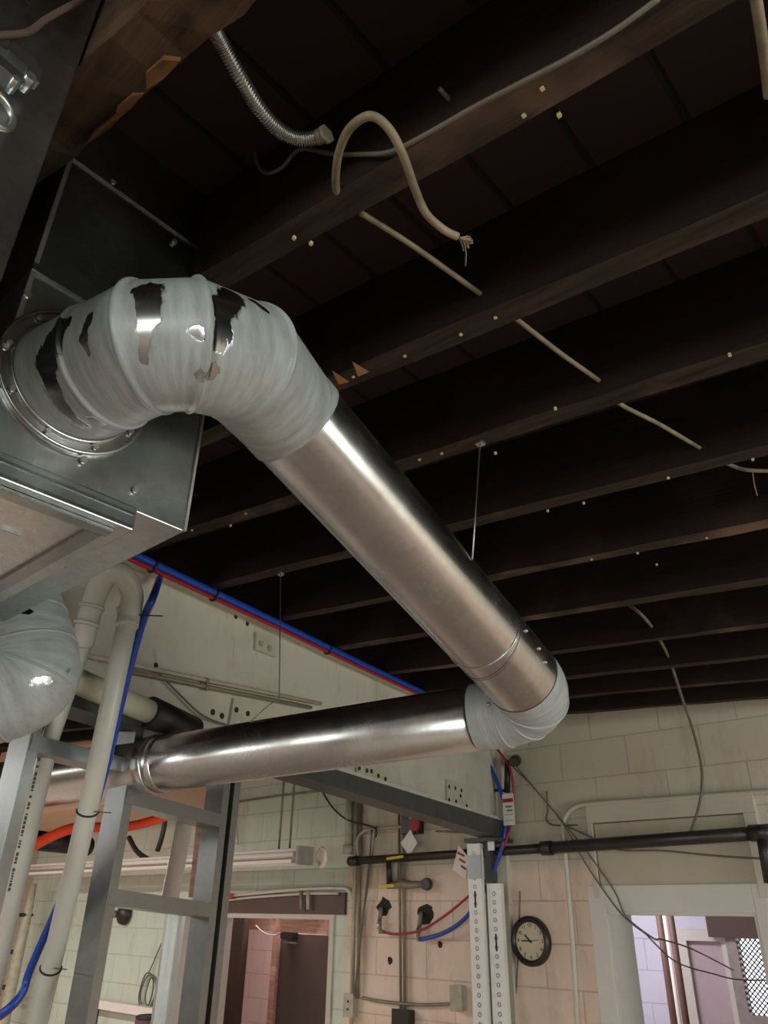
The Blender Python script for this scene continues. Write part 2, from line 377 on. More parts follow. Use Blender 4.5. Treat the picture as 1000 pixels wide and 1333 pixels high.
for q in [(34, 386), (4, 454), (145, 240), (225, 317), (107, 600), (175, 638)]:
    m = mb(); m.disc(onP(*q)+Vector((.004, 0, 0)), (1, 0, 0), .0045, .006, 10); m.build('screw', 'screw', pl)
# access cap hanging under the plenum
ca = atX(174, 691, PX+.012); cbz = ca.z; cy1 = ca.y
cp = thing('duct_cover', 'shallow sheet metal end cap under the plenum box, pink light on its bottom', 'duct cap', (PX-.3, .2, cbz))
m = mb(); m.box((XB+.02, y0-.25, cbz), (PX+.012, cy1, zb-.0005), bev=.002); m.build('cap_body', 'galv_box', cp)
m = mb()
for (a, b) in (((PX-.012, y0-.25), (PX-.012, cy1-.02)), ((PX-.023, cy1-.034), (XB+.05, cy1-.034))): m.bar(Vector((*a, cbz-.003)), Vector((*b, cbz-.003)), .02, .005)
m.build('hemmed_flange', 'galv_dark', cp)
m = mb(); m.bar((PX-.11, y0-.25, cbz-.001), (PX-.11, cy1-.09, cbz-.001), .003, .003); m.build('crease', 'galv_dark', cp)
m = mb()
for z in (zb-.012, zb-.03): m.bar((PX+.013, y0-.25, z), (PX+.013, cy1-.004, z), .002, .004)
m.build('side_rib', 'galv_dark', cp)
# box in the bay before the rough joist
e2 = atY(45, 245, .135)
b2 = tag(mb().box((e2.x-.7, -.16, e2.z-.35), (e2.x, .135, 3.5), bev=.002).build('supply_trunk', 'galv_box'), 'grey sheet metal trunk filling the upper left edge of the view', 'duct box')
# clamp bracket on the trunk
def onB(px, py, off=.0): return atX(px, py, e2.x+off)
ck = thing('channel_clamp', 'small steel channel clamp on the grey trunk at the upper left edge', 'clamp', onB(20, 110))
m = mb(); pts = [onB(-15, 50, .02), onB(10, 65, .02), onB(42, 92, .02), onB(38, 108, .02)]
for i in range(3): m.bar(pts[i]+Vector((.001*i, 0, 0)), pts[i+1]+Vector((.001*i, 0, 0)), .012, .018-.002*i)
m.build('bracket_arm', 'stud', ck)
m = mb(); m.bar(onB(-15, 78, .02), onB(25, 112, .02), .02, .012); m.build('bracket_plate', 'stud', ck)
m = mb(); m.torus(onB(-4, 142, .02), (1, .3, 0), .018, .004, 24, 8); m.build('ring_end', 'screw', ck)
m = mb(); m.disc(onB(35, 107, .025), (1, 0, 0), .006, .02, 6); m.build('bolt', 'screw', ck)
m = mb(); m.disc(onB(16, 110, .025), (1, 0, 0), .004, .02, 6); m.build('bolt', 'screw', ck)
# ------------------------------------------------------------------ main round duct
R1 = .08
c0 = onP(98, 500)
J1p = atD(196, 452, .915); J2p = atD(250, 450, .915); J3p = atD(316, 470, .985)
A = atD(372, 535, 1.13); B = atD(683, 886, 1.58)
duct = thing('round_duct', 'big shiny round duct running diagonally under the joists from the plenum to a lower elbow', 'duct', c0)
def coatmesh(pts, r, name, coatf, parent, seg=96, per=14, ridges=True, r1=None, n0=None):
    m = MB(); P = [Vector(p) for p in pts]; rings = []; info = []
    n = len(P); total = 0
    up = Vector((0, 0, 1)); u = None
    for i in range(n-1):
        d = (P[i+1]-P[i]); L = d.length
        tl = [j/per for j in range(per)]+([1] if i == n-2 else []) if not ridges else sorted(set([0, .001/L, .0022/L, .0034/L, .006/L]+[j/per for j in range(1, per) if .012 < j/per*L < L-.012]+[1-.006/L, 1-.0034/L, 1-.0022/L, 1-.001/L]+([1] if i == n-2 else [])))
        for t in tl:
            q = P[i].lerp(P[i+1], t)
            # tangent of the mitre planes blended along the gore
            ta = (P[i+1]-P[i]).normalized()
            tp = (P[i]-P[i-1]).normalized()+ta if i > 0 else ta*2
            tn = ta+(P[i+2]-P[i+1]).normalized() if i < n-2 else ta*2
            nn = (tp.normalized()*(1-t)+tn.normalized()*t).normalized()
            if n0 is not None and i == 0: nn = (n0*(1-t)+tn.normalized()*t).normalized()
            near = min(t, 1-t)*L
            bump = 0
            isj = (t < .5 and i > 0) or (t >= .5 and i < n-2)
            if ridges and isj and near < .0034: bump = .0032*min(1, (.0034-near)/.0014)
            rings.append((q, ta, nn, r+bump+((r1-r)*(i+t)/(n-1) if r1 else 0))); info.append((i, t))
    for (q, ta, nn, rr) in rings:
        if u is None: u = ta.orthogonal().normalized() if abs(ta.z) > .9 else (Vector((0, 0, 1))-ta*ta.z).normalized()
        u = (u-ta*u.dot(ta)).normalized(); w = ta.cross(u)
        for j in range(seg):
            a = 2*math.pi*j/seg; o = (u*math.cos(a)+w*math.sin(a))*rr
            # slide along the axis onto the mitre plane
            o = o-ta*(o.dot(nn)/max(.3, ta.dot(nn))); m.v.append(tuple(q+o))
    nr = len(rings)
    m.f = [(i*seg+j, i*seg+(j+1) % seg, (i+1)*seg+(j+1) % seg, (i+1)*seg+j) for i in range(nr-1) for j in range(seg)]; m.sm = [True]*len(m.f)
    ob = m.build(name, 'coat', parent); me = ob.data
    at = me.attributes.new('coat', 'FLOAT', 'POINT')
    at.data.foreach_set('value', [coatf(info[i//seg][0], info[i//seg][1], (i % seg)/seg, Vector(m.v[i])) for i in range(len(m.v))])
    uvl = me.uv_layers.new(name='UVMap')
    for lp in me.loops:
        i = lp.vertex_index; uvl.data[lp.index].uv = ((i % seg)/seg if (i % seg) <= seg/2 else 1-(i % seg)/seg, (info[i//seg][0]+info[i//seg][1])/(n-1)*1.3)
    return ob
def pxof(P):
    d = np.array(P)-CAM; c = cX*d[0]+cY*d[1]+cZ*d[2]; return 500+F*c[0]/c[2], 666.5-F*c[1]/c[2]
def blob(x, y, cx, cy, rx, ry, rot=0):
    a = math.radians(rot); dx, dy = x-cx, y-cy; u = (dx*math.cos(a)+dy*math.sin(a))/rx; v = (-dx*math.sin(a)+dy*math.cos(a))/ry
    return max(0, 1-math.sqrt(u*u+v*v))
def local(P, C0, ax, ref):  # (along, round) of a point on an elbow gore
    d = P-C0; return d
# bare spots as 3D blobs on the elbow skin, placed on the gores
def skin(px, py, pts, r):      # first point of the ray inside the swept elbow: a spot on its visible skin
    rr = ray(px, py); d = .5
    while d < 3:
        q = V(CAM+rr*d)
        for i in range(len(pts)-1):
            a, b = pts[i], pts[i+1]; t = max(0, min(1, (q-a).dot(b-a)/(b-a).length_squared))
            if (q-(a+(b-a)*t)).length < r: return q
        d += .002
    return V(CAM+rr)
EP = [c0+Vector((.006, 0, 0)), J1p, J2p, J3p, A]
EPm = [EP[0], EP[0].lerp(J1p, .45), J1p, J2p, J3p, A]
def capd(P, a, b, ra, rb):
    t = max(0, min(1, (P-a).dot(b-a)/max(1e-9, (b-a).length_squared))); return (P-(a+(b-a)*t)).length/(ra+(rb-ra)*t)
strokes = [((193, 378), (193, 412), .019, .016), ((192, 412), (187, 470), .013, .006), ((303, 384), (290, 404), .018, .018), ((288, 404), (284, 442), .018, .017), ((284, 442), (250, 430), .014, .010), ((272, 482), (262, 487), .014, .010), ((330, 392), (345, 404), .008, .006),
           ((118, 410), (109, 440), .006, .008), ((109, 440), (117, 462), .007, .004), ((80, 425), (62, 475), .016, .020), ((62, 475), (75, 520), .014, .012), ((75, 520), (110, 555), .010, .008), ((118, 545), (135, 552), .006, .005)]
BS = [(skin(*a, EP, R1), skin(*b, EP, R1), ra, rb) for a, b, ra, rb in strokes]
def cf(i, t, a, P):
    v = .95
    for q in BS:
        d = capd(P, *q)
        if d < 1.7: v = min(v, .1+.42*d**1.6)
    return min(v, .95)
el = coatmesh(EPm, R1, 'elbow', cf, duct, n0=Vector((1, 0, 0)))
# collar flange
m = mb(); m.ring(c0+Vector((.003, 0, 0)), (1, 0, 0), R1-.002, R1+.021, .005, 72); m.torus(c0+Vector((.007, 0, 0)), (1, 0, 0), R1+.019, .003, 72, 8); m.torus(c0+Vector((.007, 0, 0)), (1, 0, 0), R1+.003, .003, 72, 8)
fl = m.build('collar_flange', 'galv', duct)
for k in range(9):
    a = 2*math.pi*k/9+.3; m = mb(); m.disc(c0+Vector((.009, (R1+.011)*math.cos(a), (R1+.011)*math.sin(a))), (1, 0, 0), .0035, .005, 8); m.build('flange_screw', 'screw', fl)
dv = (B-A).normalized()
m = mb(); m.tube([A-dv*.01, B+dv*.004], R1-.001, 96, False); m.build('straight_pipe', 'galv', duct)
# sealant band where elbow meets the pipe
SB = [A-dv*.002, A+dv*.025]
def cfs(i, t, a, P): return .95-(t**2)*.45-(.25 if False else 0)
coatmesh(SB, R1+.0012, 'sealant_band', cfs, duct, per=10, ridges=False)
pj = A.lerp(B, .77)
m = mb(); m.torus(pj, dv, R1, .0012, 96, 8); m.build('pipe_seam', 'galv', duct)
m = mb(); m.torus(pj+dv*.03, (dv+Vector((.25, 0, .1))).normalized(), R1+.002, .001, 96, 6); m.build('hanger_strap', 'galv_dark', duct)
for (px, py) in [(689, 819), (706, 842), (714, 860)]:
    q = skin(px-4, py+2, [A, B], R1); m = mb(); m.ball(q, .004, seg=8); m.build('screw', 'screw', duct)
# far elbow and the lower pipe (one run of duct, fixed together)
R2 = .0725
L0 = atD(628, 933, 1.69)
ld = (atD(300, 981, 1.94)-L0).normalized()
def lowpt(t): return L0+ld*t
ctl = [B, B+dv*.085, L0-ld*.10, L0]
def bez(t): a = [ctl[0].lerp(ctl[1], t), ctl[1].lerp(ctl[2], t), ctl[2].lerp(ctl[3], t)]; a = [a[0].lerp(a[1], t), a[1].lerp(a[2], t)]; return a[0].lerp(a[1], t)
FP = [B-dv*.012]+[bez(t/16) for t in range(0, 16)]+[L0-ld*.002, L0+ld*.012]
def cf2(i, t, a, P): return .95
coatmesh(FP, R1+.0002, 'elbow', cf2, duct, per=2, r1=R2+.0012, ridges=False)
for t in (.3, .55, .8):
    tt = (bez(t+.02)-bez(t)).normalized(); m = mb(); m.torus(bez(t), tt, R1+.001+(R2-R1)*t, .0028, 72, 8); m.build('elbow_seam', MT['seal'], duct)
m = mb(); m.tube([L0-ld*.02, lowpt(2.2)], R2, 96, True); lp = m.build('lower_pipe', 'galv', duct)
for t in (.0,): m = mb(); m.tube([L0-ld*.012, L0+ld*.014], R2+.0025, 72, False); m.build('sealant_band', 'seal', duct)
for px in (205,):
    t = min((abs(pxof(lowpt(q/100))[0]-px), q/100) for q in range(220))[1]
    m = mb(); m.tube([lowpt(t-.03), lowpt(t-.028), lowpt(t+.028), lowpt(t+.03)], R2, 72, False, rad=[R2, R2+.004, R2+.004, R2]); m.torus(lowpt(t), ld, R2+.004, .003, 72, 8); m.build('joint_band', 'galv', duct)
q = skin(636, 917, FP, R1); m = mb(); m.ball(q, .005, seg=8); m.build('screw', 'screw', duct)
print('duct', A, B, L0, 'low300', [min((abs(pxof(lowpt(q/100))[0]-x), tuple(round(c) for c in pxof(lowpt(q/100))), q/100) for q in range(220)) for x in (300, 200, 60)])
# ------------------------------------------------------------------ second elbow under the plenum, left edge
d2 = 1.42
Q = [atD(-5, 720, d2+.1), atD(12, 800, d2+.05), atD(28, 850, d2+.01), atD(22, 886, d2-.02), atD(-60, 905, d2-.05), atD(-160, 900, d2-.08)]
e2t = thing('branch_duct', 'sealed round elbow duct hanging below the plenum at the left edge', 'duct', Q[0])
BS2 = [(skin(*p, Q, .1), r*1.5) for p, r in [((60, 770), .018), ((50, 772), .016), ((84, 872), .014), ((60, 885), .012), ((45, 889), .010), ((25, 785), .016), ((34, 795), .012)]]
def cf3(i, t, a, P):
    v = .95
    for c, r in BS2: v = min(v, .1+.7*(P-c).length/r)
    return v
QS = smooth(Q, 8)
coatmesh(QS, .1, 'elbow', cf3, e2t, per=2, ridges=False)
for k in (11, 17, 22, 27):
    m = mb(); m.torus(QS[k], QS[k+1]-QS[k-1], .0995, .003, 72, 8); m.build('elbow_seam', 'seal', e2t)
# ------------------------------------------------------------------ girder
BB = -.2414; BA = -1.679
bn = Vector((1, -BB, 0)).normalized()      # toward the camera
bd = Vector((BB, 1, 0)).normalized()
def onG(px, py, off=0): 
    return atP(px, py, Vector((BA, 0, 0))+bn*off, tuple(bn))
tn, tf = onG(165, 730), onG(524, 897); gn, gf = onG(109, 909), onG(600, 1056); hn, hf = onG(105, 932), onG(600, 1079)
def ztop(y): return tn.z+(tf.z-tn.z)*(y-tn.y)/(tf.y-tn.y)
def zbot(y): return gn.z+(gf.z-gn.z)*(y-gn.y)/(gf.y-gn.y)
def zlow(y): return hn.z+(hf.z-hn.z)*(y-hn.y)/(hf.y-hn.y)
def gp(y, z, off=0): return Vector((BA+BB*y, y, z))+bn*off
print('girder', tn, tf, gn, gf, ztop(.55), ztop(3.9), zbot(.55), zbot(3.9), 'roof', roofz(tn.x), roofz(tf.x))
Ya, Yb = .58, 3.93
gd = thing('steel_girder', 'deep white painted steel girder under the joists with bolted plates', 'girder', gp(Ya, zbot(Ya)))
def slab(m, o0, o1, za, zb_):   # along the girder, between offsets and z functions
    m.prism([gp(Ya, za(Ya), o0), gp(Ya, za(Ya), o1), gp(Ya, zb_(Ya), o1), gp(Ya, zb_(Ya), o0)], (0, 0, 0)) if False else None
    v = [gp(y, f(y), o) for y in (Ya, Yb) for (f, o) in ((za, o0), (za, o1), (zb_, o1), (zb_, o0))]
    m.add(v, [(0, 1, 2, 3), (7, 6, 5, 4)]+[(c, (c+1) % 4, 4+(c+1) % 4, 4+c) for c in range(4)])
m = mb(); slab(m, -.012, 0, zbot, ztop); m.build('web', 'beam', gd)
m = mb(); slab(m, -.07, .05, lambda y: ztop(y)-.014, ztop); m.build('top_flange', 'beam_edge', gd)
m = mb(); slab(m, -.07, .05, zbot, lambda y: zbot(y)+.014); m.build('bottom_flange', 'beam', gd)
m = mb(); m.prism([onG(648, 1085, .0), onG(620, 1078, .0), onG(620, 940, .0), onG(648, 940, .0)], tuple(bn*.012)); 
def plate(c, cols, bolts, holes=False):
    p = [onG(*q, .002) for q in c]; m = mb(); m.prism(p, tuple(bn*.010)); o = m.build('splice_plate', 'bolt_plate', gd)
    for q in bolts:
        m = mb(); m.disc(onG(*q, .0145), bn, .011 if not holes else .009, .008 if not holes else .003, 6 if not holes else 12); m.build('bolt' if not holes else 'bolt_hole', 'bolt' if not holes else 'hole', o)
plate([(331, 823), (357, 836), (357, 856), (330, 846)], 2, [(340, 838), (351, 844)])
plate([(302, 909), (345, 926), (340, 950), (296, 944)], 2, [(308, 924), (323, 929)], True)
plate([(462, 985), (506, 999), (506, 1026), (462, 1011)], 3, [(468, 1000), (478, 1003), (493, 1010), (502, 1014), (485, 1016), (484, 1004)], True)
plate([(580, 1014), (614, 1025), (614, 1061), (580, 1050)], 3, [(585, 1024), (593, 1026), (601, 1029), (585, 1041), (594, 1043), (608, 1049), (600, 1036)], True)
for q in [(277, 927), (289, 932)]:
    m = mb(); m.disc(onG(*q, .001), bn, .010, .003, 12); m.build('bolt_hole', 'hole', gd)
for q in [(307, 803), (322, 812), (203, 866)]:
    m = mb(); m.disc(onG(*q, .001)+Vector((0, 0, 0)), bn, .008, .003, 12); m.build('bolt_hole', 'hole', gd)
# track below the girder
tr = tag(mb().build('stud_track', 'track') if False else (lambda m: (slab(m, -.06, .055, zlow, lambda y: zbot(y)-.001), m.build('stud_track', 'track'))[1])(mb()), 'dark grey steel track fixed along the bottom of the white girder', 'track')
# conduits along the girder
for k, ((a, b), lab) in enumerate([(((110, 853), (418, 916)), 'upper of two thin conduits clipped along the white girder'), (((168, 874), (405, 921)), 'lower of two thin conduits clipped along the white girder')]):
    c = thing('girder_conduit', lab, 'conduit', onG(*a, .02), 'conduits along the girder')
    m = mb(); m.tube([onG(*a, .02), onG(*b, .02)], .007, 10); m.build('tube', 'conduit' if k else 'ironlight', c)
    f = (268, 886+k*6) ; m = mb(); m.disc(onG(268, 886+k*9, .02), bd, .010, .012, 10); m.build('clip', 'conduit', c)
m = mb(); m.tube(smooth([onG(205, 874, .02), onG(235, 905, .02), onG(265, 932, .025), onG(300, 945, .02)]), .003, 8); tag(m.build('droop_wire', 'grey_wire'), 'thin wire drooping below the conduits on the girder at left', 'wire')
# insulated pipe
ip = thing('insulated_pipe', 'cream wrapped pipe running along the girder foot behind the white pipe', 'pipe', onG(97, 887, .06))
ia, ib, ic = onG(80, 878, .07), onG(200, 929, .07), onG(250, 952, .07)
m = mb(); m.tube([ia, ib], .032, 20); m.build('wrapped_tube', 'insul', ip)
m = mb(); m.tube([ib-(ib-ia).normalized()*.02, ic], .043, 24); m.build('black_sleeve', 'black', ip)
# tubing along the girder top
bt = [gp(y, ztop(y)-.005+.001*math.sin(y*5), .064) for y in np.linspace(.75, 3.86, 24)]
def wallp(px, py, off=.0): return atY(px, py, WY-off)
end_b = [wallp(629, 975, .12), wallp(644, 1010, .10), wallp(656, 1045, .09), wallp(657, 1078, .12), wallp(653, 1105, .13), wallp(640, 1140, .13), wallp(618, 1180, .1), wallp(597, 1203, .08), wallp(572, 1217, .06), wallp(547, 1223, .05)]
end_r = [wallp(643, 968, .12), wallp(655, 985, .11), wallp(664, 1000, .09), wallp(669, 1030, .08), wallp(667, 1060, .07), wallp(662, 1085, .12), wallp(652, 1110, .13), wallp(635, 1142, .13), wallp(604, 1172, .1), wallp(575, 1195, .08), wallp(545, 1212, .06), wallp(515, 1216, .05), wallp(497, 1213, .05)]
for nm, col, path, extra, off in (('blue', 'blue', bt, end_b, 0), ('red', 'red', [p+Vector((0, 0, -.017))-bn*.004 for p in bt], end_r, 0)):
    t = thing('pex_line', '%s plastic water line along the girder top and down past the slotted column' % nm, 'water line', path[0], 'water lines')
    m = mb(); m.tube(smooth(path+[path[-1].lerp(extra[0], .5)+Vector((0, 0, .02))]+extra, 4), .0115 if nm == 'blue' else .0068, 12); m.build('tube', col, t)
    m = mb(); m.tube([extra[-1]+Vector((.02, 0, 0)), extra[-1]+Vector((-.012, 0, 0)), extra[-1]+Vector((-.016, 0, .02)), extra[-1]+Vector((-.016, 0, .06))], .011, 10); m.build('brass_fitting', 'conduit', t)
for px, py in [(173, 735), (208, 746), (272, 777), (424, 850)]:
    q = min(bt, key=lambda b: abs(pxof(b)[0]-px))-bn*.004+Vector((0, 0, -.007)); m = mb(); m.torus(q, bd, .018, .004, 24, 6); tag(m.build('zip_tie', 'black'), 'black tie on the girder water lines, %s' % {173: 'nearest the plenum corner', 208: 'where a line drops down', 272: 'left of the hanger wire', 424: 'just left of the diagonal duct'}[px], 'tie', 'line ties')
# ------------------------------------------------------------------ studs under the girder
def cstud(name, top, bot, lab, mat='stud', wd=.07, fl=.03, flip=1, group='metal studs', extra=None, dirv=None):
    """C section with web and two lipped flanges from bot to top"""
    t = thing(name, lab, 'stud', bot, group); top, bot = Vector(top), Vector(bot); dd = dirv or bd
    nn = Vector((0, 0, 1)).cross(dd).normalized()
    pr = [(-wd/2, 0), (wd/2, 0), (wd/2, fl), (wd/2-.010, fl), (wd/2-.010, fl-.0015), (wd/2-.0018, fl-.0015), (wd/2-.0018, .0018), (-wd/2+.0018, .0018), (-wd/2+.0018, fl-.0015), (-wd/2+.010, fl-.0015), (-wd/2+.010, fl), (-wd/2, fl)]
    P = [bot+nn*a+dd*(b*flip) for a, b in pr]; m = mb(); m.prism(P, tuple(top-bot)); m.build('channel', mat, t)
    return t
def foot(top): return Vector((top.x, top.y, 0.0))
sa = onG(164, 958); sb_ = onG(283, 1000); sc_ = onG(30, 945)
for p, lab, fl_, in ((sa, 'tall galvanised stud just right of the white vertical pipe', 1), (sb_, 'galvanised stud under the girder left of the doorway', 1), (sc_, 'galvanised stud at the left edge below the sealed branch elbow', 1)):
    tp = Vector((p.x, p.y, zlow(p.y)-.002)); cstud('metal_stud', tp, foot(tp), lab, flip=fl_)
tp = gp(sb_.y+.05, zlow(sb_.y)-.002); cstud('metal_stud', tp, foot(tp), 'galvanised stud nested back to back behind the one left of the doorway', flip=1)
for (a, b, lab) in (((160, 1038), (282, 1070), 'upper grey cross piece between the two studs under the duct'), ((137, 1167), (254, 1184), 'lower grey cross piece between the two studs under the duct')):
    P, Q_ = onG(*a), onG(*b); z = (P.z+Q_.z)/2
    m = mb(); P = gp(sa.y+.005, P.z); Q2 = gp(sb_.y-.002, Q_.z)
    m.bar(P+bn*.036, Q2+bn*.036, .0016, .036); m.bar(P-bn*.036, Q2-bn*.036, .0016, .036); m.bar(P-Vector((0, 0, .018)), Q2-Vector((0, 0, .018)), .07, .0016)
    tag(m.build('cross_track', 'stud'), lab, 'track', 'cross tracks')
m = mb(); m.bar(onG(163, 1040, .0), onG(144, 1162, .0), .03, .02, tuple(bn)); tag(m.build('lumber_strip', 'lumber'), 'pale lumber strip standing between the two cross pieces beside the left stud', 'lumber')
m = mb(); a, b = onG(244, 1052, -.12), onG(222, 1168, -.12); m.bar(a, b, .075, .0015, tuple(bn)); tag(m.build('sheet_metal_strip', 'bright'), 'bright sheet metal strip behind the stud frame, catching the light', 'sheet metal')
m = mb(); a, b = onG(264, 1062, -.06), onG(253, 1168, -.06); m.bar(a, b, .018, .03, tuple(bn)); tag(m.build('lumber_strip', 'pinkwood'), 'orange brown wood strip against the stud left of the doorway', 'lumber')
pp = onG(240, 1182, -.35)
t_ = cstud('punched_stud', pp, foot(pp), 'bright punched steel stud standing behind the lower cross piece', 'bright', .09, .04, -1)
# far cross rail with shiny duct continuing at left
for (a, b, lab) in (((66, 976), (118, 990), 'grey cross piece between the left studs below the girder track'),):
    P = gp(sc_.y+.005, onG(*a).z); Q2 = gp(sa.y-.002, onG(*b).z); m = mb()
    m.bar(P+bn*.036, Q2+bn*.036, .0016, .036); m.bar(P-Vector((0, 0, .018)), Q2-Vector((0, 0, .018)), .07, .0016)
    tag(m.build('cross_track', 'stud'), lab, 'track', 'cross tracks')
# ------------------------------------------------------------------ white vent pipe (U with two legs)
pv = thing('vent_pipe', 'white plastic pipe making a U under the plenum with two long legs', 'pipe', atD(50, 1333, 1.85))
zc = 1.80
u0 = atD(168, 800, zc); u1 = Vector((u0.x, u0.y, 0))
lg0 = atD(108, 838, zc+.03); lg1 = Vector((lg0.x, lg0.y, 0))
r_ = .024
# legs lean as photographed: measured along the pipe
m = mb(); R_leg = [u0, atD(120, 1030, zc+.02), atD(57, 1300, zc+.06)]
m.tube(R_leg+[Vector((R_leg[-1].x+ (R_leg[-1]-R_leg[-2]).x*3.6, R_leg[-1].y+(R_leg[-1]-R_leg[-2]).y*3.6, .05))], r_, 24); m.build('leg', 'pvc', pv)
L_leg = [lg0, atD(66, 960, zc+.05), atD(20, 1160, zc+.08)]
m = mb(); m.tube(L_leg+[L_leg[-1]+(L_leg[-1]-L_leg[-2])*2.2], r_*.9, 24); ll = m.build('leg', 'pvc', pv)
bend = smooth([u0+Vector((0, 0, -.03)), u0, atD(172, 775, zc), atD(163, 752, zc-.01), atD(150, 745, zc-.02), atD(137, 752, zc-.01), atD(125, 775, zc+.01), atD(115, 808, zc+.02), lg0], 5)
m = mb(); m.tube(bend, r_+.003, 24); m.build('u_bend', 'pvc', pv)
for q, d_ in (((168, 795), (0, 0, 1)), ((120, 790), (.2, 0, 1)), ((113, 812), (.2, 0, 1))):
    m = mb(); m.torus(atD(*q, zc+.01), d_, r_+.002, .005, 32, 8); m.build('hub_ring', 'pvc', pv)
# printed line on the left leg
m = mb(); rr = random.Random(3)
d_ = (L_leg[2]-L_leg[1]); side = Vector(tuple(CAM))-L_leg[1]; side = (side-d_.normalized()*side.dot(d_.normalized())).normalized(); rt = d_.normalized().cross(side)
t = .05
while t < .95:
    c = L_leg[1].lerp(L_leg[2], t)+(side*.8+rt*.6).normalized()*(r_*.9+.0003); l = rr.choice([.004, .006, .009])
    m.bar(c, c+d_.normalized()*l, .009, .0008, tuple(side)); t += (l+rr.choice([.003, .003, .012]))/d_.length
m.build('printed_line', 'pvc_text', ll)
def pipetie(px, py, lab, tail):
    best = min(((abs(pxof(a.lerp(b, k/200))[1]-py), a.lerp(b, k/200), b-a) for a, b in zip(R_leg, R_leg[1:]) for k in range(201)), key=lambda z: z[0]); c = best[1]; px = pxof(c)[0]
    m = mb(); m.torus(c, best[2], r_+.001, .0025, 32, 6); e = atD(px+tail, py+2, zc-.02); m.bar(c+(e-c).normalized()*r_, e, .004, .002)
    tag(m.build('zip_tie', 'black'), lab, 'tie', 'pipe ties')
pipetie(167, 800, 'black tie with a long tail at the top of the white pipe leg', 44)
pipetie(107, 1056, 'black tie round the white pipe leg level with the orange hose', 30)
pipetie(62, 1260, 'black tie low on the white pipe leg where the blue line leaves it', 20)
for nm, off, lab in (('blue', 0, 'blue water line dropping along the white pipe leg'), ('red', .010, 'red water line mostly hidden behind the blue one on the white pipe leg')):
    dz = .025+off*.8
    P = [onG(208, 752, .05), atD(200, 775, zc-.01+dz), atD(184, 815, zc+dz), atD(160, 905, zc+dz), atD(138, 1000, zc+.02+dz), atD(100, 1120, zc+.05+dz), atD(42, 1255, zc+.05+dz), atD(30, 1290, zc+.03+dz), atD(8, 1315, zc+dz), atD(-25, 1335, zc+dz)]
    if off: P = [p+Vector((0, 0, -.004)) for p in P]
    m = mb(); m.tube(smooth(P), .0095, 12); tag(m.build('pex_drop', nm), lab, 'water line', 'dropping water lines')
# ------------------------------------------------------------------ hangers
def hanger(px, py, k, q, lab, extra=None):
    a = jbot(px, py, k)+Vector((0, -.005, 0)); t = thing('hanger_wire', lab, 'wire', a, 'duct hanger wires')
    m = mb(); m.tube([a, q]+(extra or []), .0016, 8); m.build('wire', 'flex', t)
    m = mb(); m.box((a.x-.008, a.y-.008, a.z-.006), (a.x+.008, a.y+.008, a.z+.001)); m.build('nail_clip', 'screw', t)
hanger(627, 577, 4, skin(615, 728, [A, B], R1+.001), 'hanger wire dropping from a joist to the middle of the diagonal duct')
q5 = jbot(367, 747, 5); lw = lowpt(min((abs(pxof(lowpt(q/100))[0]-350), q/100) for q in range(220))[1])
hanger(367, 747, 5, lw+Vector((.02, 0, R2+.05)), 'hanger wire dropping in front of the girder to the lower duct', smooth([lw+Vector((.02, 0, R2+.05)), lw+Vector((0, -.03, R2+.02)), lw+Vector((-.07, -.06, R2*.4))], 5))
m = mb(); a = jbot(367, 747, 5); m.ball(atD(355, 905, 1.9), .006, seg=8)
# thin hanger on the plenum corner
# ------------------------------------------------------------------ ceiling cables
def cable(pts, r, mat, name, lab, cat='cable', group=None, k=6):
    m = mb(); m.tube(smooth(pts, k), r, 10); return tag(m.build(name, mat), lab, cat, group)
def under(px, py, dz=0.0):   # on a sloped plane dz above the joist undersides
    return atP(px, py, (0, 0, roofz(0)+dz), tuple(JD.cross(Vector((0, 1, 0)))))
def side(px, py, k, off=.012): return atP(px, py, (0, JY[k]-.046-off, 0), (.0935, -.9939, 0) if False else tuple(Vector((JD.y, -JD.x, 0)).normalized()))
fc = thing('armored_cable', 'ribbed metal armored cable sagging near the torn joist at top', 'cable', under(350, 150, .05))
P = smooth([under(276, 35, .04), under(290, 60, .04), under(312, 100, .03), under(335, 138, .03), under(362, 168, .03), under(390, 181, .03), (under(420, 178, .03))], 40)
m = mb(); m.tube(P, .008, 12, True, rad=[.0085+.0018*math.sin(i*1.6) for i in range(len(P))]); m.build('armor', 'flex', fc)
m = mb(); c = under(424, 175, .03); m.tube([under(413, 179, .03), c], .010, 10); m.disc(c, (1, 0, 0), .013, .006, 6); m.build('connector', 'conduit', fc)
cable([side(322, 128, 2), side(327, 170, 2), side(333, 208, 2), side(346, 225, 2), side(366, 219, 2), side(383, 200, 2), side(397, 194, 2), side(430, 200, 2), side(470, 201, 2), side(510, 197, 2), side(560, 172, 2), side(620, 138, 2), side(690, 102, 2), side(740, 76, 2), side(800, 40, 2), side(858, -2, 2)], .0032, 'grey_wire', 'joist_wire', 'thin brown wire running along the side of the joist under the looped cable', 'wire')
lc = thing('looped_cable', 'stiff beige cable arching over a joist and ending in frayed strands', 'cable', under(437, 250, -.01))
P = smooth([under(440, 256, .012), under(437, 235, -.01), under(441, 200, -.03), under(455, 168, -.04), under(481, 151, -.05), under(505, 166, -.055), under(524, 200, -.06), under(540, 245, -.06), under(555, 278, -.06), under(578, 299, -.06), under(596, 308, -.06)], 8)
m = mb(); m.tube(P, .0054, 12); m.build('sheath', 'cable', lc)
rr = random.Random(5); e = P[-1]
for k in range(9):
    pts = [e]; d = (P[-1]-P[-3]).normalized()
    for j in range(4): d = (d+Vector([rr.uniform(-.5, .5) for _ in range(3)])).normalized(); pts.append(pts[-1]+d*.006)
    m = mb(); m.tube(pts, .0011, 6); m.build('strand', 'cable', lc)
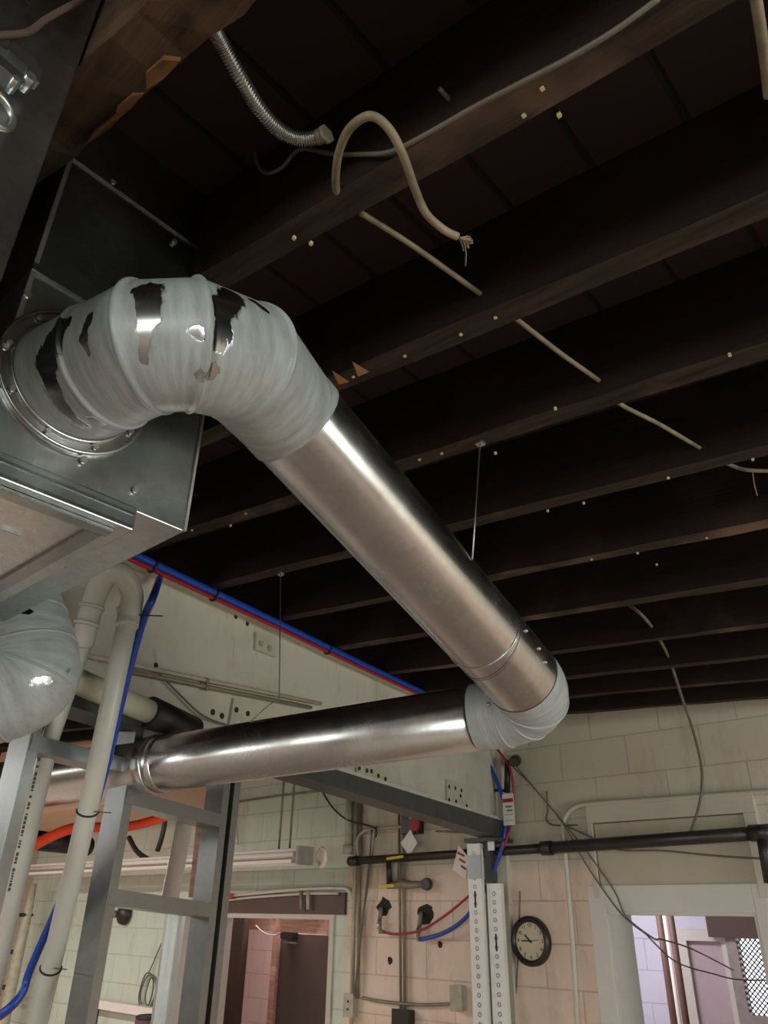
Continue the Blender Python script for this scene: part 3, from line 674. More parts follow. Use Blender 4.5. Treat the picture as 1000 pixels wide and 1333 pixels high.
m = mb(); m.tube([e, under(604, 315, -.06), under(607, 330, -.06), under(606, 346, -.06)], .0012, 6); m.build('strand', 'cable', lc)
cable([under(468, 276, .03), under(530, 315, .03), under(580, 350, .035), under(640, 393, .04), under(668, 412, .03), under(730, 460, .03), under(788, 502, .035), under(808, 526, .03), under(860, 553, .03), under(926, 592, .035), under(953, 606, .03), under(975, 612, .02), under(1010, 613, .02)], .0044, 'cable', 'threaded_cable', 'long beige cable threaded through the joists to the right edge')
m = mb(); m.tube(smooth([under(980, 615, .02), under(982, 630, .018), under(986, 645, .016)], 4), .0015, 6); tag(m.build('loose_strand', 'cable'), 'short loose strand dangling from the beige cable near the right edge', 'wire')
cable([under(983, -10, -.03), under(990, 35, -.03), under(997, 85, -.03), under(1001, 125, -.03)], .0058, 'cable', 'drop_cable', 'beige cable hanging in at the top right corner')
cable([side(423, 830, 8), side(480, 824, 8), side(545, 815, 8)], .004, 'grey_wire', 'ceiling_wire', 'thin grey cord along a joist left of the diagonal duct', 'wire')
cable([side(676, 797, 8, .02), side(720, 787, 8, .03), side(770, 780, 8, .04), side(800, 779, 8, .06), side(838, 803, 8, .1), atY(868, 850, 2.9), atY(887, 905, 3.2), atY(905, 960, 3.6), atY(914, 1005, 3.8), atY(911, 1045, 3.83), atY(900, 1080, 3.86), atY(896, 1088, 3.88)], .006, 'grey_wire', 'curved_cord', 'dark cord curving off a joist and dropping to the black wall pipe', 'cord')
cable([side(738, 405, 4), side(800, 380, 4), side(870, 350, 4), side(935, 318, 4), side(1003, 285, 4)], .0015, 'grey_wire', 'thin_line', 'hair thin line sagging between joists at right', 'wire')
cable([onB(-10, 46, .03), onB(35, 42, .03), onB(60, 25, .03), onB(95, 6, .03), onB(125, -6, .03)], .0035, 'brown_wire', 'trunk_wire', 'brown wire crossing the grey trunk in the upper left corner', 'wire')
cable([under(572, 115, .05), under(594, 140, .05), under(605, 150, .05)], .003, 'grey_wire', 'stub_wire', 'short stub of wire beside the joist right of the looped cable', 'wire')
# splinters and nails
for a, b, c, lab in (((432, 482), (455, 497), (440, 500), 'left of two pale splinters hanging off a joist above the diagonal duct'), ((458, 470), (481, 484), (466, 491), 'right of two pale splinters hanging off a joist above the diagonal duct')):
    m = mb(); m.prism([under(*a, -.012), under(*b, -.0005), under(*c, -.0005)], (0.0, .004, 0)); tag(m.build('wood_splinter', 'splinter'), lab, 'splinter', 'wood splinters')
nails = [(383, 310), (405, 317), (682, 150), (728, 150), (706, 115), (527, 463), (600, 435), (645, 413), (575, 590), (546, 598), (950, 462), (723, 532), (980, 598), (870, 622), (713, 665), (760, 655), (830, 720), (920, 700), (770, 728), (300, 684), (320, 668), (250, 690), (855, 735), (645, 590), (460, 490)]
for q in nails:
    m = mb(); p = under(*q, -.001); m.box((p.x-.002, p.y-.0025, p.z-.003), (p.x+.0025, p.y+.002, p.z+.003)); tag(m.build('nail_head', 'lumber'), 'small pale nail or chip stuck in the underside of a dark joist', 'nail', 'nails in the joists')
# ------------------------------------------------------------------ column at the girder end
cx = onG(632, 1088); colx = cx.x
c_top = zlow(3.8)-.022
k0 = atY(606, 1100, 3.74); k1 = atY(624, 1100, 3.74); k2 = atY(637, 1100, 3.8); k3 = atY(655, 1150, 3.86)
sp = thing('steel_post', 'dark grey steel post carrying the far end of the white girder', 'post', (k1.x, 3.8, 0))
m = mb(); m.box((k1.x-.006, 3.79, 0), (k1.x+.036, 3.85, c_top)); m.build('shaft', 'track', sp)
m = mb(); m.box((k1.x-.09, 3.72, c_top), (k1.x+.12, 3.90, c_top+.02)); m.build('bearing_plate', 'track', sp)
def slotted(x0, x1, y, z1, lab):
    t = thing('slotted_channel', lab, 'channel', (x0, y, 0), 'slotted channels')
    m = mb(); m.prism([(x0, y, 0), (x1, y, 0), (x1, y+.03, 0), (x1-.002, y+.03, 0), (x1-.002, y+.002, 0), (x0+.002, y+.002, 0), (x0+.002, y+.03, 0), (x0, y+.03, 0)], (0, 0, z1)); m.build('strip', 'zinc', t)
    m = mb(); z = z1-.05; xc = (x0+x1)/2
    while z > 1.35:
        m.ring((xc, y-.0008, z), (0, 1, 0), .006, .0115, .0012, 14); z -= .042
    m.build('punched_rings', 'stud', t)
    m = mb(); m.box((xc-.005, y-.0015, z1-.32), (xc+.005, y-.0002, z1-.24)); m.build('slot', 'hole', t)
slotted(k0.x, k1.x-.008, 3.755, c_top-.005, 'left slotted bright channel screwed to the dark post')
ka, kb = atY(635, 1180, 3.785), atY(653, 1180, 3.785)
slotted(ka.x, kb.x, 3.785, atY(644, 1150, 3.785).z, 'right slotted bright channel beside the dark post and clock')
m = mb(); p = atY(638, 1098, 3.75); m.box((p.x-.02, 3.755, p.z-.035), (p.x+.02, 3.764, p.z+.035)); tag(m.build('clip_plate', 'zinc'), 'small bright clip plate at the top right of the dark post', 'plate')
m = mb(); p = atY(615, 1128, 3.72); m.box((p.x-.05, 3.75, p.z-.06), (p.x+.038, 3.7545, p.z+.06)); tag(m.build('cover_plate', 'stud'), 'plain grey plate band across the left slotted channel', 'plate')
# ------------------------------------------------------------------ things on the far wall
def wt(pts, r, mat, name, lab, cat, group=None, off=.03, sm=False, seg=10):
    P = [wallp(q[0], q[1], q[2] if len(q) > 2 else off) for q in pts]; m = mb(); m.tube(smooth(P, 5) if sm else P, r, seg); return tag(m.build(name, mat), lab, cat, group)
# gas pipe
gpz = thing('gas_pipe', 'black iron gas pipe running along the block wall past the column', 'pipe', wallp(540, 1112, .09))
P0, P1, P2, P3 = wallp(457, 1121, .09), wallp(640, 1109, .09), wallp(712, 1104, .09), wallp(992, 1084, .09)
m = mb(); m.tube([P0, P1, P2], .024, 18); m.build('run', 'iron', gpz)
m = mb(); m.tube([P2, P3], .030, 18); m.build('run', 'iron', gpz)
for a, b, r in ((P2-Vector((.03, 0, 0)), P2+Vector((.03, 0, 0)), .036), (P3-Vector((.05, 0, 0)), P3+Vector((.04, 0, 0)), .036), (P0-Vector((.01, 0, 0)), P0+Vector((.07, 0, 0)), .030)):
    m = mb(); m.tube([a, b], r, 18); m.build('coupling', 'iron', gpz)
m = mb(); m.tube([P3, wallp(996, 1110, .09), wallp(1003, 1150, .09)], .026, 16); m.build('drop', 'iron', gpz)
tee = wallp(506, 1117, .09); m = mb(); m.tube([tee, wallp(507, 1150, .09)], .017, 14); m.build('drop', 'iron', gpz)
va = thing('shutoff_valve', 'weathered gas shutoff valve with yellow lever below the black pipe', 'valve', wallp(530, 1150, .09))
m = mb(); m.tube([wallp(505, 1153, .09), wallp(518, 1152, .09), wallp(525, 1150, .09), wallp(532, 1152, .09), wallp(550, 1151, .07)], .02, 14, rad=[.018, .02, .028, .022, .018]); m.build('body', 'conduit', va)
m = mb(); m.tube([wallp(553, 1151, .07), wallp(557, 1151, .0)], .022, 14, rad=[.03, .036]); m.build('wall_flange', 'iron', va)
m = mb(); m.bar(wallp(493, 1154, .10), wallp(513, 1153, .11), .012, .018); m.build('lever', 'yellow', va)
m = mb(); m.bar(wallp(504, 1118, .12), wallp(525, 1115, .12), .014, .014); tag(m.build('pipe_tag', 'yellow'), 'yellow strip tag on the black gas pipe above the valve', 'tag')
wt([(515, 1115), (514, 1150)], .02, 'ironlight', 'short_riser', 'short cream riser pipe beside the yellow tagged gas pipe', 'pipe', off=.045)
# regulator
rg = thing('alarm_sounder', 'small red and black device with yellow trim on the wall above the gas pipe', 'device', wallp(540, 1073, .05))
m = mb(); p = wallp(541, 1073, .0); m.box((p.x-.07, WY-.06, p.z-.06), (p.x+.07, WY, p.z+.07), bev=.004); m.build('back_box', 'iron', rg)
m = mb(); p = wallp(541, 1073, .06); m.disc(p, (0, 1, 0), .04, .03, 20); m.build('red_cap', 'tagred', rg)
m = mb(); m.bar(p+Vector((-.035, -.02, .035)), p+Vector((.03, -.02, .045)), .008, .01); m.build('yellow_trim', 'yellow', rg)
m = mb(); p = wallp(533, 1097, .08); m.prism([p+Vector((-.07, 0, 0)), p+Vector((0, 0, -.075)), p+Vector((.065, 0, -.005)), p+Vector((.01, 0, .075))], (0, -.003, 0)); tag(m.build('paper_tag', 'tag'), 'white diamond shaped paper tag hanging in front of the gas pipe', 'tag')
m = mb(); p = wallp(600, 1122, .12); m.prism([p+Vector((-.06, 0, -.04)), p+Vector((.03, 0, -.09)), p+Vector((.06, 0, .02)), p+Vector((-.01, 0, .09))], (0, -.003, 0)); o = tag(m.build('paper_tag', 'tag'), 'pinkish crumpled card tag left of the column top', 'tag')
m = mb()
for k in range(3): m.bar(p+Vector((-.02+.012*k, -.0045, .05-.035*k)), p+Vector((.03+.004*k, -.0045, .03-.035*k)), .001, .012)
m.build('print_lines', 'tagred', o)
# vertical conduits
vc = [((455, 1030), (454, 1100), .026, 'ironlight', 'thick cream riser ending above the left end of the gas pipe'), ((464, 1040), (456, 1400), .014, 'ironlight', 'cream conduit rising beside the doorway edge'), ((470, 1045), (466, 1300), .010, 'conduit', 'grey brown conduit rising just right of the cream one'),
      ((519, 1010), (522, 1330), .008, 'conduit', 'left of two thin conduits rising behind the gas valve'), ((525, 1010), (527, 1330), .009, 'conduit', 'right of two thin conduits rising behind the gas valve')]
for a, b, r, mt, lab in vc: wt([a, b], r, mt, 'wall_conduit', lab, 'conduit', 'risers on the block wall', off=.03 if r < .02 else .04)
m = mb(); m.tube([wallp(454, 1100, .04), wallp(453, 1112, .04)], .036, 16); tag(m.build('riser_coupling', 'ironlight'), 'cream coupling at the foot of the thick riser', 'coupling')
wt([(484, 1080), (481, 1120), (472, 1200), (463, 1280), (461, 1296)], .006, 'grey_wire', 'wall_wire', 'dark wire slanting down to the left outlet box', 'wire', off=.05, sm=True)
wt([(490, 1075), (478, 1160), (468, 1220), (464, 1295)], .006, 'conduit', 'wall_wire', 'pale wire slanting beside the dark one to the outlet box', 'wire', off=.04, sm=True)
wt([(468, 1120), (465, 1095), (474, 1082), (490, 1079), (535, 1075)], .010, 'ironlight', 'bent_conduit', 'cream conduit bending over to the red device', 'conduit', off=.035, sm=True)
wt([(418, 1027), (432, 1050), (452, 1067), (480, 1075), (490, 1080), (489, 1090)], .006, 'iron', 'sagging_wire', 'black cord sagging from the girder track to the wall conduits', 'cord', off=.06, sm=True)
wt([(568, 1082, .04), (600, 1083, .04)], .006, 'conduit', 'short_tube', 'short copper coloured tube on the wall left of the column top', 'pipe')
# outlet boxes
def outlet(px, py, w_, h_, lab, mat='ironlight', dep=.05, face=True, name='outlet_box'):
    p = wallp(px, py); t = thing(name, lab, 'box', (p.x, WY, p.z), 'electrical boxes')
    m = mb(); m.box((p.x-w_/2, WY-dep, p.z-h_/2), (p.x+w_/2, WY, p.z+h_/2), bev=.004); m.build('body', mat, t)
    m = mb(); m.box((p.x-w_/2-.004, WY-dep-.004, p.z-h_/2-.004), (p.x+w_/2+.004, WY-dep, p.z+h_/2+.004), bev=.0015); c = m.build('cover', mat, t)
    if face:
        m = mb()
        for dz in (-.02, .02): m.box((p.x-.008, WY-dep-.006, p.z+dz-.005), (p.x+.008, WY-dep-.004, p.z+dz+.005))
        m.build('socket', 'hole', c)
outlet(461, 1308, .075, .115, 'cream outlet box at the foot of the slanting wires')
outlet(601, 1299, .075, .115, 'cream box beside the left slotted channel', face=False)
outlet(530, 1334, .12, .15, 'dark grey box at the bottom edge under the twin conduits', 'iron', .06, False, 'switch_box')
wt([(472, 1299), (500, 1304), (545, 1308), (590, 1307)], .009, 'conduit', 'box_conduit', 'brown conduit linking the two cream boxes', 'conduit', off=.03, sm=True)
# broken holes in the wall
def hole(px, py, r, lab, stub):
    rr = random.Random(int(px)); p = wallp(px, py, .003); t = thing('wall_hole', lab, 'hole', p, 'broken holes in the block wall')
    m = mb(); m.prism([p+Vector((math.cos(a)*r*rr.uniform(.6, 1.15), 0, math.sin(a)*r*rr.uniform(.6, 1.1))) for a in [2*math.pi*k/14 for k in range(14)]], (0, .003, 0)); m.build('dark_cavity', 'hole', t)
    m = mb(); m.tube([wallp(*stub[0], .0), wallp(*stub[0], .035), wallp(*stub[1], .035)], .013, 10); m.build('stub_pipe', 'conduit', t)
    m = mb(); m.tube([wallp(*stub[1], .035), wallp(stub[1][0], stub[1][1]+10, .035)], .015, 10); m.build('fitting', 'bright', t)
hole(500, 1181, .062, 'ragged dark hole in the block wall left, white stub pipe below it', ((496, 1184), (494, 1200)))
hole(554, 1189, .07, 'ragged dark hole in the block wall right, stub pipe feeding the lines', ((548, 1190), (546, 1206)))
for q, r, lab in (((508, 1250), .022, 'small dark chipped spot below the left ragged hole'), ((573, 1230), .018, 'small dark chip below the blue line near the column')):
    p = wallp(*q, .002); rr = random.Random(q[0]); m = mb(); m.prism([p+Vector((math.cos(a)*r*rr.uniform(.5, 1.1), 0, math.sin(a)*r*rr.uniform(.7, 1.3))) for a in [2*math.pi*k/10 for k in range(10)]], (0, .002, 0)); tag(m.build('wall_chip', 'hole'), lab, 'chip', 'chips in the wall')
# wall clock
p = wallp(693, 1225); R = .118
ck = thing('wall_clock', 'round wall clock with dark rim and cream dial right of the column', 'clock', (p.x, WY, p.z))
def lathe(prof, c, seg=56):
    m = mb(); vs = []
    for j in range(seg):
        a = 2*math.pi*j/seg; vs += [(c[0]+r*math.cos(a), c[1]-h, c[2]+r*math.sin(a)) for r, h in prof]
    n = len(prof); m.add(vs, [(j*n+i, ((j+1) % seg)*n+i, ((j+1) % seg)*n+i+1, j*n+i+1) for j in range(seg) for i in range(n-1)], True); return m
cc = (p.x, WY, p.z)
lathe([(R, 0), (R, .025), (R-.006, .037), (R-.016, .040), (R-.026, .034), (R-.030, .022), (R-.03, .015)], cc).build('rim', 'rim', ck)
m = mb(); m.disc((p.x, WY-.016, p.z), (0, 1, 0), R-.028, .006, 48); m.build('dial', 'dial', ck)
def numeral(ch, c, h):
    cu = bpy.data.curves.new('numeral', 'FONT'); cu.body = ch; cu.size = h; cu.align_x = 'CENTER'; cu.align_y = 'CENTER'; cu.extrude = .0006
    o = bpy.data.objects.new('numeral', cu); COL.objects.link(o); dg = bpy.context.evaluated_depsgraph_get(); me = bpy.data.meshes.new_from_object(o.evaluated_get(dg)); bpy.data.objects.remove(o)
    me.transform(Matrix.Translation(c) @ Matrix.Rotation(math.pi/2, 4, 'X')); return me
for k in range(1, 13):
    a = math.pi/2-k*math.pi/6; rr = R-.044
    me = numeral(str(k), Vector((p.x+rr*math.cos(a), WY-.0198, p.z+rr*math.sin(a))), .026); me.materials.append(MT['ink'])
    o = bpy.data.objects.new('numeral', me); COL.objects.link(o); o.parent = ck; o.matrix_parent_inverse = Matrix.Translation(ck.location).inverted()
for nm, ang, L, wd in (('hour_hand', 100+37, .042, .008), ('minute_hand', 180, .052, .006), ('second_hand', 6, .055, .002)):
    a = math.radians(ang); m = mb(); d = Vector((math.cos(a), 0, math.sin(a))); c = Vector((p.x, WY-.0225, p.z)); m.bar(c-d*.012, c+d*L, wd, .0015, (0, 1, 0)); m.build(nm, 'ink', ck)
m = mb(); m.tube(smooth([wallp(677, 1160, .01), wallp(676, 1200, .01), wallp(674, 1250, .01), wallp(671, 1300, .01), wallp(664, 1340, .01)], 5), .004, 8); tag(m.build('clock_cord', 'grey_wire'), 'thin cord hanging down behind the clock', 'cord')
# pilaster strip
struct('trim_1', mb().box((wallp(652, 1200).x, WY-.03, 0), (wallp(668, 1200).x, WY, 3.05)), 'trim')
# danger style tag on the lines
p = wallp(662, 1053, .16); tg = thing('warning_tag', 'white card tag with a red band tied to the water lines', 'tag', p)
up_ = Vector((0, 0, 1)); rt_ = Vector((1, 0, 0))
m = mb(); m.box((p.x-.037, p.y, p.z-.085), (p.x+.037, p.y+.002, p.z+.08)); m.build('card', 'tag', tg)
m = mb(); m.box((p.x-.034, p.y-.001, p.z+.035), (p.x+.034, p.y, p.z+.055)); m.build('red_band', 'tagred', tg)
m = mb()
for z, x0, x1 in ((.012, -.02, .022), (-.008, -.012, .026)): m.box((p.x+x0, p.y-.001, p.z+z-.004), (p.x+x1, p.y, p.z+z+.004))
m.build('print_lines', 'tagteal', tg)
m = mb()
for z in (-.03, -.06): m.box((p.x-.028, p.y-.001, p.z+z-.001), (p.x+.028, p.y, p.z+z+.001))
m.build('rule_lines', 'pvc_text', tg)
hk = thing('pipe_hook', 'dark iron pipe stub poking from the wall near the duct elbow', 'pipe', wallp(666, 992, .05))
m = mb(); m.tube([wallp(672, 990, 0), wallp(668, 992, .1)], .03, 14, rad=[.035, .026]); m.build('stub', 'iron', hk)
m = mb(); m.tube([wallp(661, 990, .08), wallp(660, 1032, .08)], .017, 12); m.build('black_wrap', 'black', hk)
wt([(636, 1029), (662, 1029)], .008, 'iron', 'wall_pin', 'short dark pin beside the blue line above the tag', 'pin', off=.06)
# conduit framing the transom, wires
wt([(752, 1340, .03), (747, 1250, .03), (741, 1170, .03), (736, 1110, .03), (733, 1085, .03), (735, 1066, .03), (748, 1051, .03), (772, 1046, .03), (850, 1041, .03), (920, 1036, .03), (1020, 1029, .03)], .013, 'trim', 'bent_conduit', 'painted conduit bending over the panel above the right doorway', 'conduit', sm=True)
for P_, lab in (([(668, 998), (690, 1020), (712, 1045), (735, 1075), (760, 1120), (790, 1165), (814, 1195), (840, 1215)], 'lower of two thin wires slanting from the duct elbow to the right doorway'), ([(670, 995), (695, 1025), (733, 1070), (765, 1110), (800, 1160), (815, 1193), (850, 1221), (858, 1222)], 'upper of two thin wires slanting from the duct elbow to the right doorway'), ([(735, 1074), (770, 1090), (805, 1106), (860, 1107), (910, 1112), (960, 1116), (1003, 1118)], 'thin wire running right across the panel above the right doorway'), ([(712, 1030), (713, 1056), (711, 1066), (720, 1074), (752, 1074)], 'short wire kinked on the wall above the clock')):
    wt(P_, .0042, 'grey_wire', 'slack_wire', lab, 'wire', 'slack wires on the right wall', off=.05 if 'short' not in lab else .01, sm=True, seg=8)
cable([atY(858, 1222, 4.3), atY(900, 1235, 4.8), atY(955, 1263, 5.4)], .004, 'grey_wire', 'doorway_wire', 'upper thin wire crossing inside the right doorway', 'wire')
cable([atY(840, 1215, 4.3), atY(880, 1252, 4.8), atY(930, 1268, 5.2), atY(960, 1275, 5.4), atY(1005, 1276, 5.6)], .004, 'grey_wire', 'doorway_wire', 'lower thin wire sagging inside the right doorway', 'wire')
# panel over the right doorway
zA = wallp(880, 1065).z; zB = wallp(880, 1163).z; xA = wallp(778, 1110).x; xB = wallp(980, 1110).x
m = mb(); m.box((xA, WY-.012, zB), (xB, WY, zA)); struct('trim_2', m, 'panel')
m = mb()
for (p_, q_) in (((xA, zA), (xB, zA)), ((xA, zB), (xB, zB)), ((xA, zB), (xA, zA)), ((xB, zB), (xB, zA))): m.bar((p_[0], WY-.0125, p_[1]), (q_[0], WY-.0125, q_[1]), .009, .003, (0, 1, 0))
struct('trim_8', m, 'rust')
m = mb()
for (a, b) in (((xA-.03, zB-.02), (xA+.0, zA)), ((xB, zB-.02), (xB+.06, zA)), ((xA-.03, zA), (xB+.06, zA+.09)),): m.box((a[0], WY-.03, a[1]), (b[0], WY, b[1]), bev=.003)
struct('trim_3', m, 'trim')
# door casing right
m = mb(); cw = .095
m.box((D2[0]-cw, WY-.025, 0), (D2[0], WY, D2[2]+.12), bev=.003); m.box((D2[1], WY-.025, 0), (D2[1]+cw, WY, D2[2]+.12), bev=.003); m.box((D2[0], WY-.025, D2[2]), (D2[1], WY, D2[2]+.12), bev=.003)
m.box((D2[0]-.0, WY-.02, 0), (D2[0]+.012, T+.02, D2[2])); m.box((D2[1]-.012, WY-.02, 0), (D2[1], T+.02, D2[2])); m.box((D2[0]+.0125, WY-.02, D2[2]-.012), (D2[1]-.0125, T+.02, D2[2]))
struct('door_2', m, 'trim2')
# room behind the right doorway
def inY(px, py, y): return atY(px, py, y)
YB = 6.0
m = mb(); m.box((-3.4, YB, 0), (1.5, YB+.15, 3.0)); struct('wall_beyond', m, 'violetblock')
m = mb(); m.box((-3.45, T, 2.75), (1.5, YB, 2.85)); struct('ceiling_beyond', m, 'trim')
m = mb(); m.box((-3.5, T, 0), (-3.4, YB, 2.85)); m.box((1.5, T, 0), (1.6, YB, 2.85)); struct('wall_beyond_side', m, 'violetblock')
for px, r, mt, lab in ((867, .022, 'rust', 'brown rusty pipe standing inside the right doorway, left of the pair'), (874, .013, 'white', 'thin pale pipe standing between the two brown ones in the right doorway'), (882, .022, 'rust', 'brown rusty pipe standing inside the right doorway, right of the pair')):
    q = inY(px-8, 1200, 5.5); m = mb(); m.tube([(q.x, 5.5, 0), (q.x, 5.5, 2.72)], r, 14); tag(m.build('standing_pipe', mt), lab, 'pipe', 'standing pipes')
a, b = inY(885, 1215, 5.93), inY(948, 1215, 5.93)
dr = thing('inner_door', 'dull pinkish door with pale frame seen through the right doorway', 'door', (a.x, 5.93, 0))
zt = inY(915, 1225, 5.93).z
m = mb(); m.box((a.x+.05, 5.93, 0), (b.x-.05, 5.97, zt), bev=.004); m.build('leaf', 'violet', dr)
m = mb(); m.box((a.x-.02, 5.90, 0), (a.x+.05, 5.99, zt+.07)); m.box((b.x-.05, 5.90, 0), (b.x+.04, 5.99, zt+.07)); m.box((a.x+.05, 5.90, zt), (b.x-.05, 5.99, zt+.07)); m.build('frame', 'trim2', dr)
a, b = inY(962, 1220, 5.95), inY(1020, 1330, 5.95)
zt, zb2 = inY(985, 1222, 5.95).z, inY(995, 1322, 5.95).z
MT['sky'] = emit('daylight_pane', (246, 248, 255), 1.5)
m = mb(); m.box((a.x, 5.955, zb2), (b.x+.3, 5.965, zt)); o = struct('window_5', m, 'sky')
m = mb()
for (p_, q_) in (((a.x-.07, zb2-.07), (a.x, zt+.07)), ((b.x+.3, zb2-.07), (b.x+.37, zt+.07)), ((a.x, zt), (b.x+.3, zt+.07)), ((a.x, zb2-.07), (b.x+.3, zb2))): m.box((p_[0], 5.88, p_[1]), (q_[0], 5.99, q_[1]))
struct('window_6', m, 'cap')
p_, q_ = inY(925, 1200, 5.93), inY(1010, 1222, 5.93); struct('trim_7', mb().box((p_.x, 5.85, q_.z), (q_.x+.3, 5.879, p_.z+.1)), 'brown')
m = mb(); W_ = b.x+.3-a.x; Hh = zt-zb2; stp = .032
for sgn in (1, -1):
    k = -Hh
    while k < W_:
        pts = []
        x0 = max(0, k); x1 = min(W_, k+Hh)
        if x1 > x0+.005:
            z0 = (x0-k) if sgn > 0 else Hh-(x0-k); z1 = (x1-k) if sgn > 0 else Hh-(x1-k)
            m.bar((a.x+x0, 5.90, zb2+z0), (a.x+x1, 5.90, zb2+z1), .006, .006, (0, 1, 0))
        k += stp
tag(m.build('window_mesh', 'iron'), 'diamond wire mesh guard over the bright window through the right doorway', 'mesh')
# ------------------------------------------------------------------ left doorway
m = mb(); m.box((D1[0]-.1, WY-.02, D1[2]), (D1[1]+.1, WY, D1[2]+.13)); struct('trim_4', m, 'brown')
m = mb(); m.box((D1[0], WY-.015, 0), (D1[0]+.05, T, D1[2])); m.box((D1[1]-.04, WY-.015, 0), (D1[1], T, D1[2])); m.box((D1[0]+.05, WY-.015, D1[2]-.03), (D1[1]-.04, T, D1[2])); struct('door_1', m, 'trim')
m = mb(); m.box((-8.2, 5.6, 0), (-3.5, 5.75, 3.0)); struct('wall_inner', m, 'pinkblock')
m = mb(); m.box((-8.2, T, 2.7), (-3.5, 5.6, 2.8)); struct('ceiling_inner', m, 'trim')
m = mb(); m.box((-8.3, T, 0), (-8.2, 5.75, 2.8)); struct('wall_inner_side', m, 'pinkblock')
a, b = inY(366, 1215, 4.9), inY(432, 1215, 4.9)
dd_ = thing('dark_door', 'dark brown door standing inside the left doorway', 'door', (a.x, 4.9, 0))
m = mb(); m.box((a.x, 4.9, 0), (b.x+.2, 4.95, a.z), bev=.004); m.build('leaf', 'darkdoor', dd_)
m = mb(); m.box((a.x-.07, 4.87, 0), (a.x, 4.99, a.z+.06)); m.build('jamb', 'pinkwood', dd_)
q = inY(377, 1212, 4.86); m = mb(); m.box((q.x-.07, 4.82, q.z-.06), (q.x+.07, 4.9, q.z+.06), bev=.005); m.build('closer_box', 'iron', dd_)
m = mb(); m.bar((q.x-.07, 4.85, q.z-.08), (q.x+.15, 4.82, q.z-.085), .012, .012); m.build('closer_arm', 'flex', dd_)
p0, p1 = inY(328, 1199, 4.6), inY(446, 1207, 4.6)
m = mb(); m.bar((p0.x, 4.6, p0.z), (p1.x+.2, 4.6, p1.z+.0), .09, .12); tag(m.build('header_beam', 'pinkwood'), 'pinkish wooden beam crossing inside the left doorway', 'beam')
a, b = inY(288, 1200, 4.4), inY(318, 1200, 4.4)
m = mb(); m.box((a.x, 4.4, 0), (b.x, 4.46, 2.6)); tag(m.build('brown_panel', 'brown'), 'tall brown panel at the left inside the left doorway', 'panel')
cable([inY(333, 1205, 4.5), inY(345, 1215, 4.5), inY(360, 1217, 4.5), inY(372, 1210, 4.7)], .005, 'trim', 'pale_cord', 'pale cord looping under the wooden beam in the left doorway', 'cord')
# conduits over the left doorway
wt([(250, 1171), (330, 1163), (400, 1157), (440, 1156), (452, 1158), (457, 1166), (458, 1182)], .012, 'trim', 'door_conduit', 'upper painted conduit over the left doorway', 'conduit', off=.04, sm=True)
wt([(250, 1177), (330, 1168), (400, 1163), (440, 1163)], .009, 'trim', 'door_conduit', 'lower painted conduit over the left doorway', 'conduit', off=.035)
for px in (392, 401): wt([(px, 1160), (px, 1184)], .012, 'ironlight' if px > 395 else 'conduit', 'door_nipple', '%s short pipe dropping over the brown header of the left doorway' % ('pale' if px > 395 else 'dark'), 'pipe', off=.05)
wt([(285, 1166), (293, 1165), (301, 1166)], .018, 'orange', 'orange_plug', 'short orange cord end left of the doorway header', 'cord', off=.08, sm=True)
wt([(300, 1045), (360, 1036), (420, 1029)], .008, 'conduit', 'high_conduit', 'thin conduit high on the mint wall under the girder', 'conduit', off=.03)
wt([(300, 1063), (307, 1068), (310, 1100)], .006, 'ironlight', 'wall_drop', 'thin drop pipe on the mint wall left of the lamp rods', 'pipe', off=.03, sm=True)
# ------------------------------------------------------------------ hanging fluorescent lamp
FY = 3.45
fa, fb = atY(395, 1112, FY), atY(36, 1128, FY)
ft = thing('fluorescent_fixture', 'long white fluorescent batten hung from rods before the mint wall', 'lamp', fa)
zf = fa.z
m = mb(); m.box((fb.x, FY-.03, zf-.02), (fa.x, FY+.06, zf+.035), bev=.004); m.build('housing', 'white', ft)
m = mb(); m.box((fb.x+.02, FY-.055, zf-.05), (fa.x-.05, FY-.035, zf-.03)); m.build('lower_rail', 'white', ft)
for dy, dz in ((-.045, .0), (.0, -.045)):
    m = mb(); m.tube([(fb.x+.04, FY+dy, zf+dz), (fa.x-.03, FY+dy, zf+dz)], .016, 14); m.build('tube', 'white', ft)
m = mb(); m.box((fa.x, FY-.065, zf-.06), (fa.x+.02, FY+.07, zf+.045), bev=.003); m.build('end_cap', 'cap', ft)
m = mb(); m.torus((fa.x+.06, FY+.1, zf-.015), (.3, 1, 0), .05, .014, 28, 10); m.build('cable_loop', 'white', ft)
for px, lab in ((362, 'left'), (376, 'right')):
    q = atY(px, 1098, FY); m = mb(); m.tube([(q.x, FY+.01, zf+.03), (q.x, FY+.01, roofz(q.x)+.02)], .007, 8); m.build('rod', 'conduit', ft)
# orange hose, black pipe etc. behind the stud frame
cable([onG(30, 1110, -.5), onG(60, 1092, -.5), onG(95, 1078, -.5), onG(120, 1077, -.5), onG(165, 1076, -.5), onG(200, 1068, -.5), onG(236, 1056, -.5)], .016, 'orange', 'orange_hose', 'bright orange hose crossing behind the stud frame', 'hose')
m = mb(); m.tube([onG(15, 1090, -.6), onG(115, 1102, -.6)], .03, 16); tag(m.build('black_pipe', 'black'), 'thick black pipe behind the white pipe legs at left', 'pipe')
wt([(168, 1090), (180, 1110), (205, 1125)], .02, 'black', 'black_hose', 'black hose curving down behind the lumber strip', 'hose', off=.4, sm=True)
wt([(216, 1060), (212, 1085), (205, 1108)], .02, 'iron', 'wall_rod', 'dark strap hanging behind the orange hose', 'strap', off=.3, sm=True)
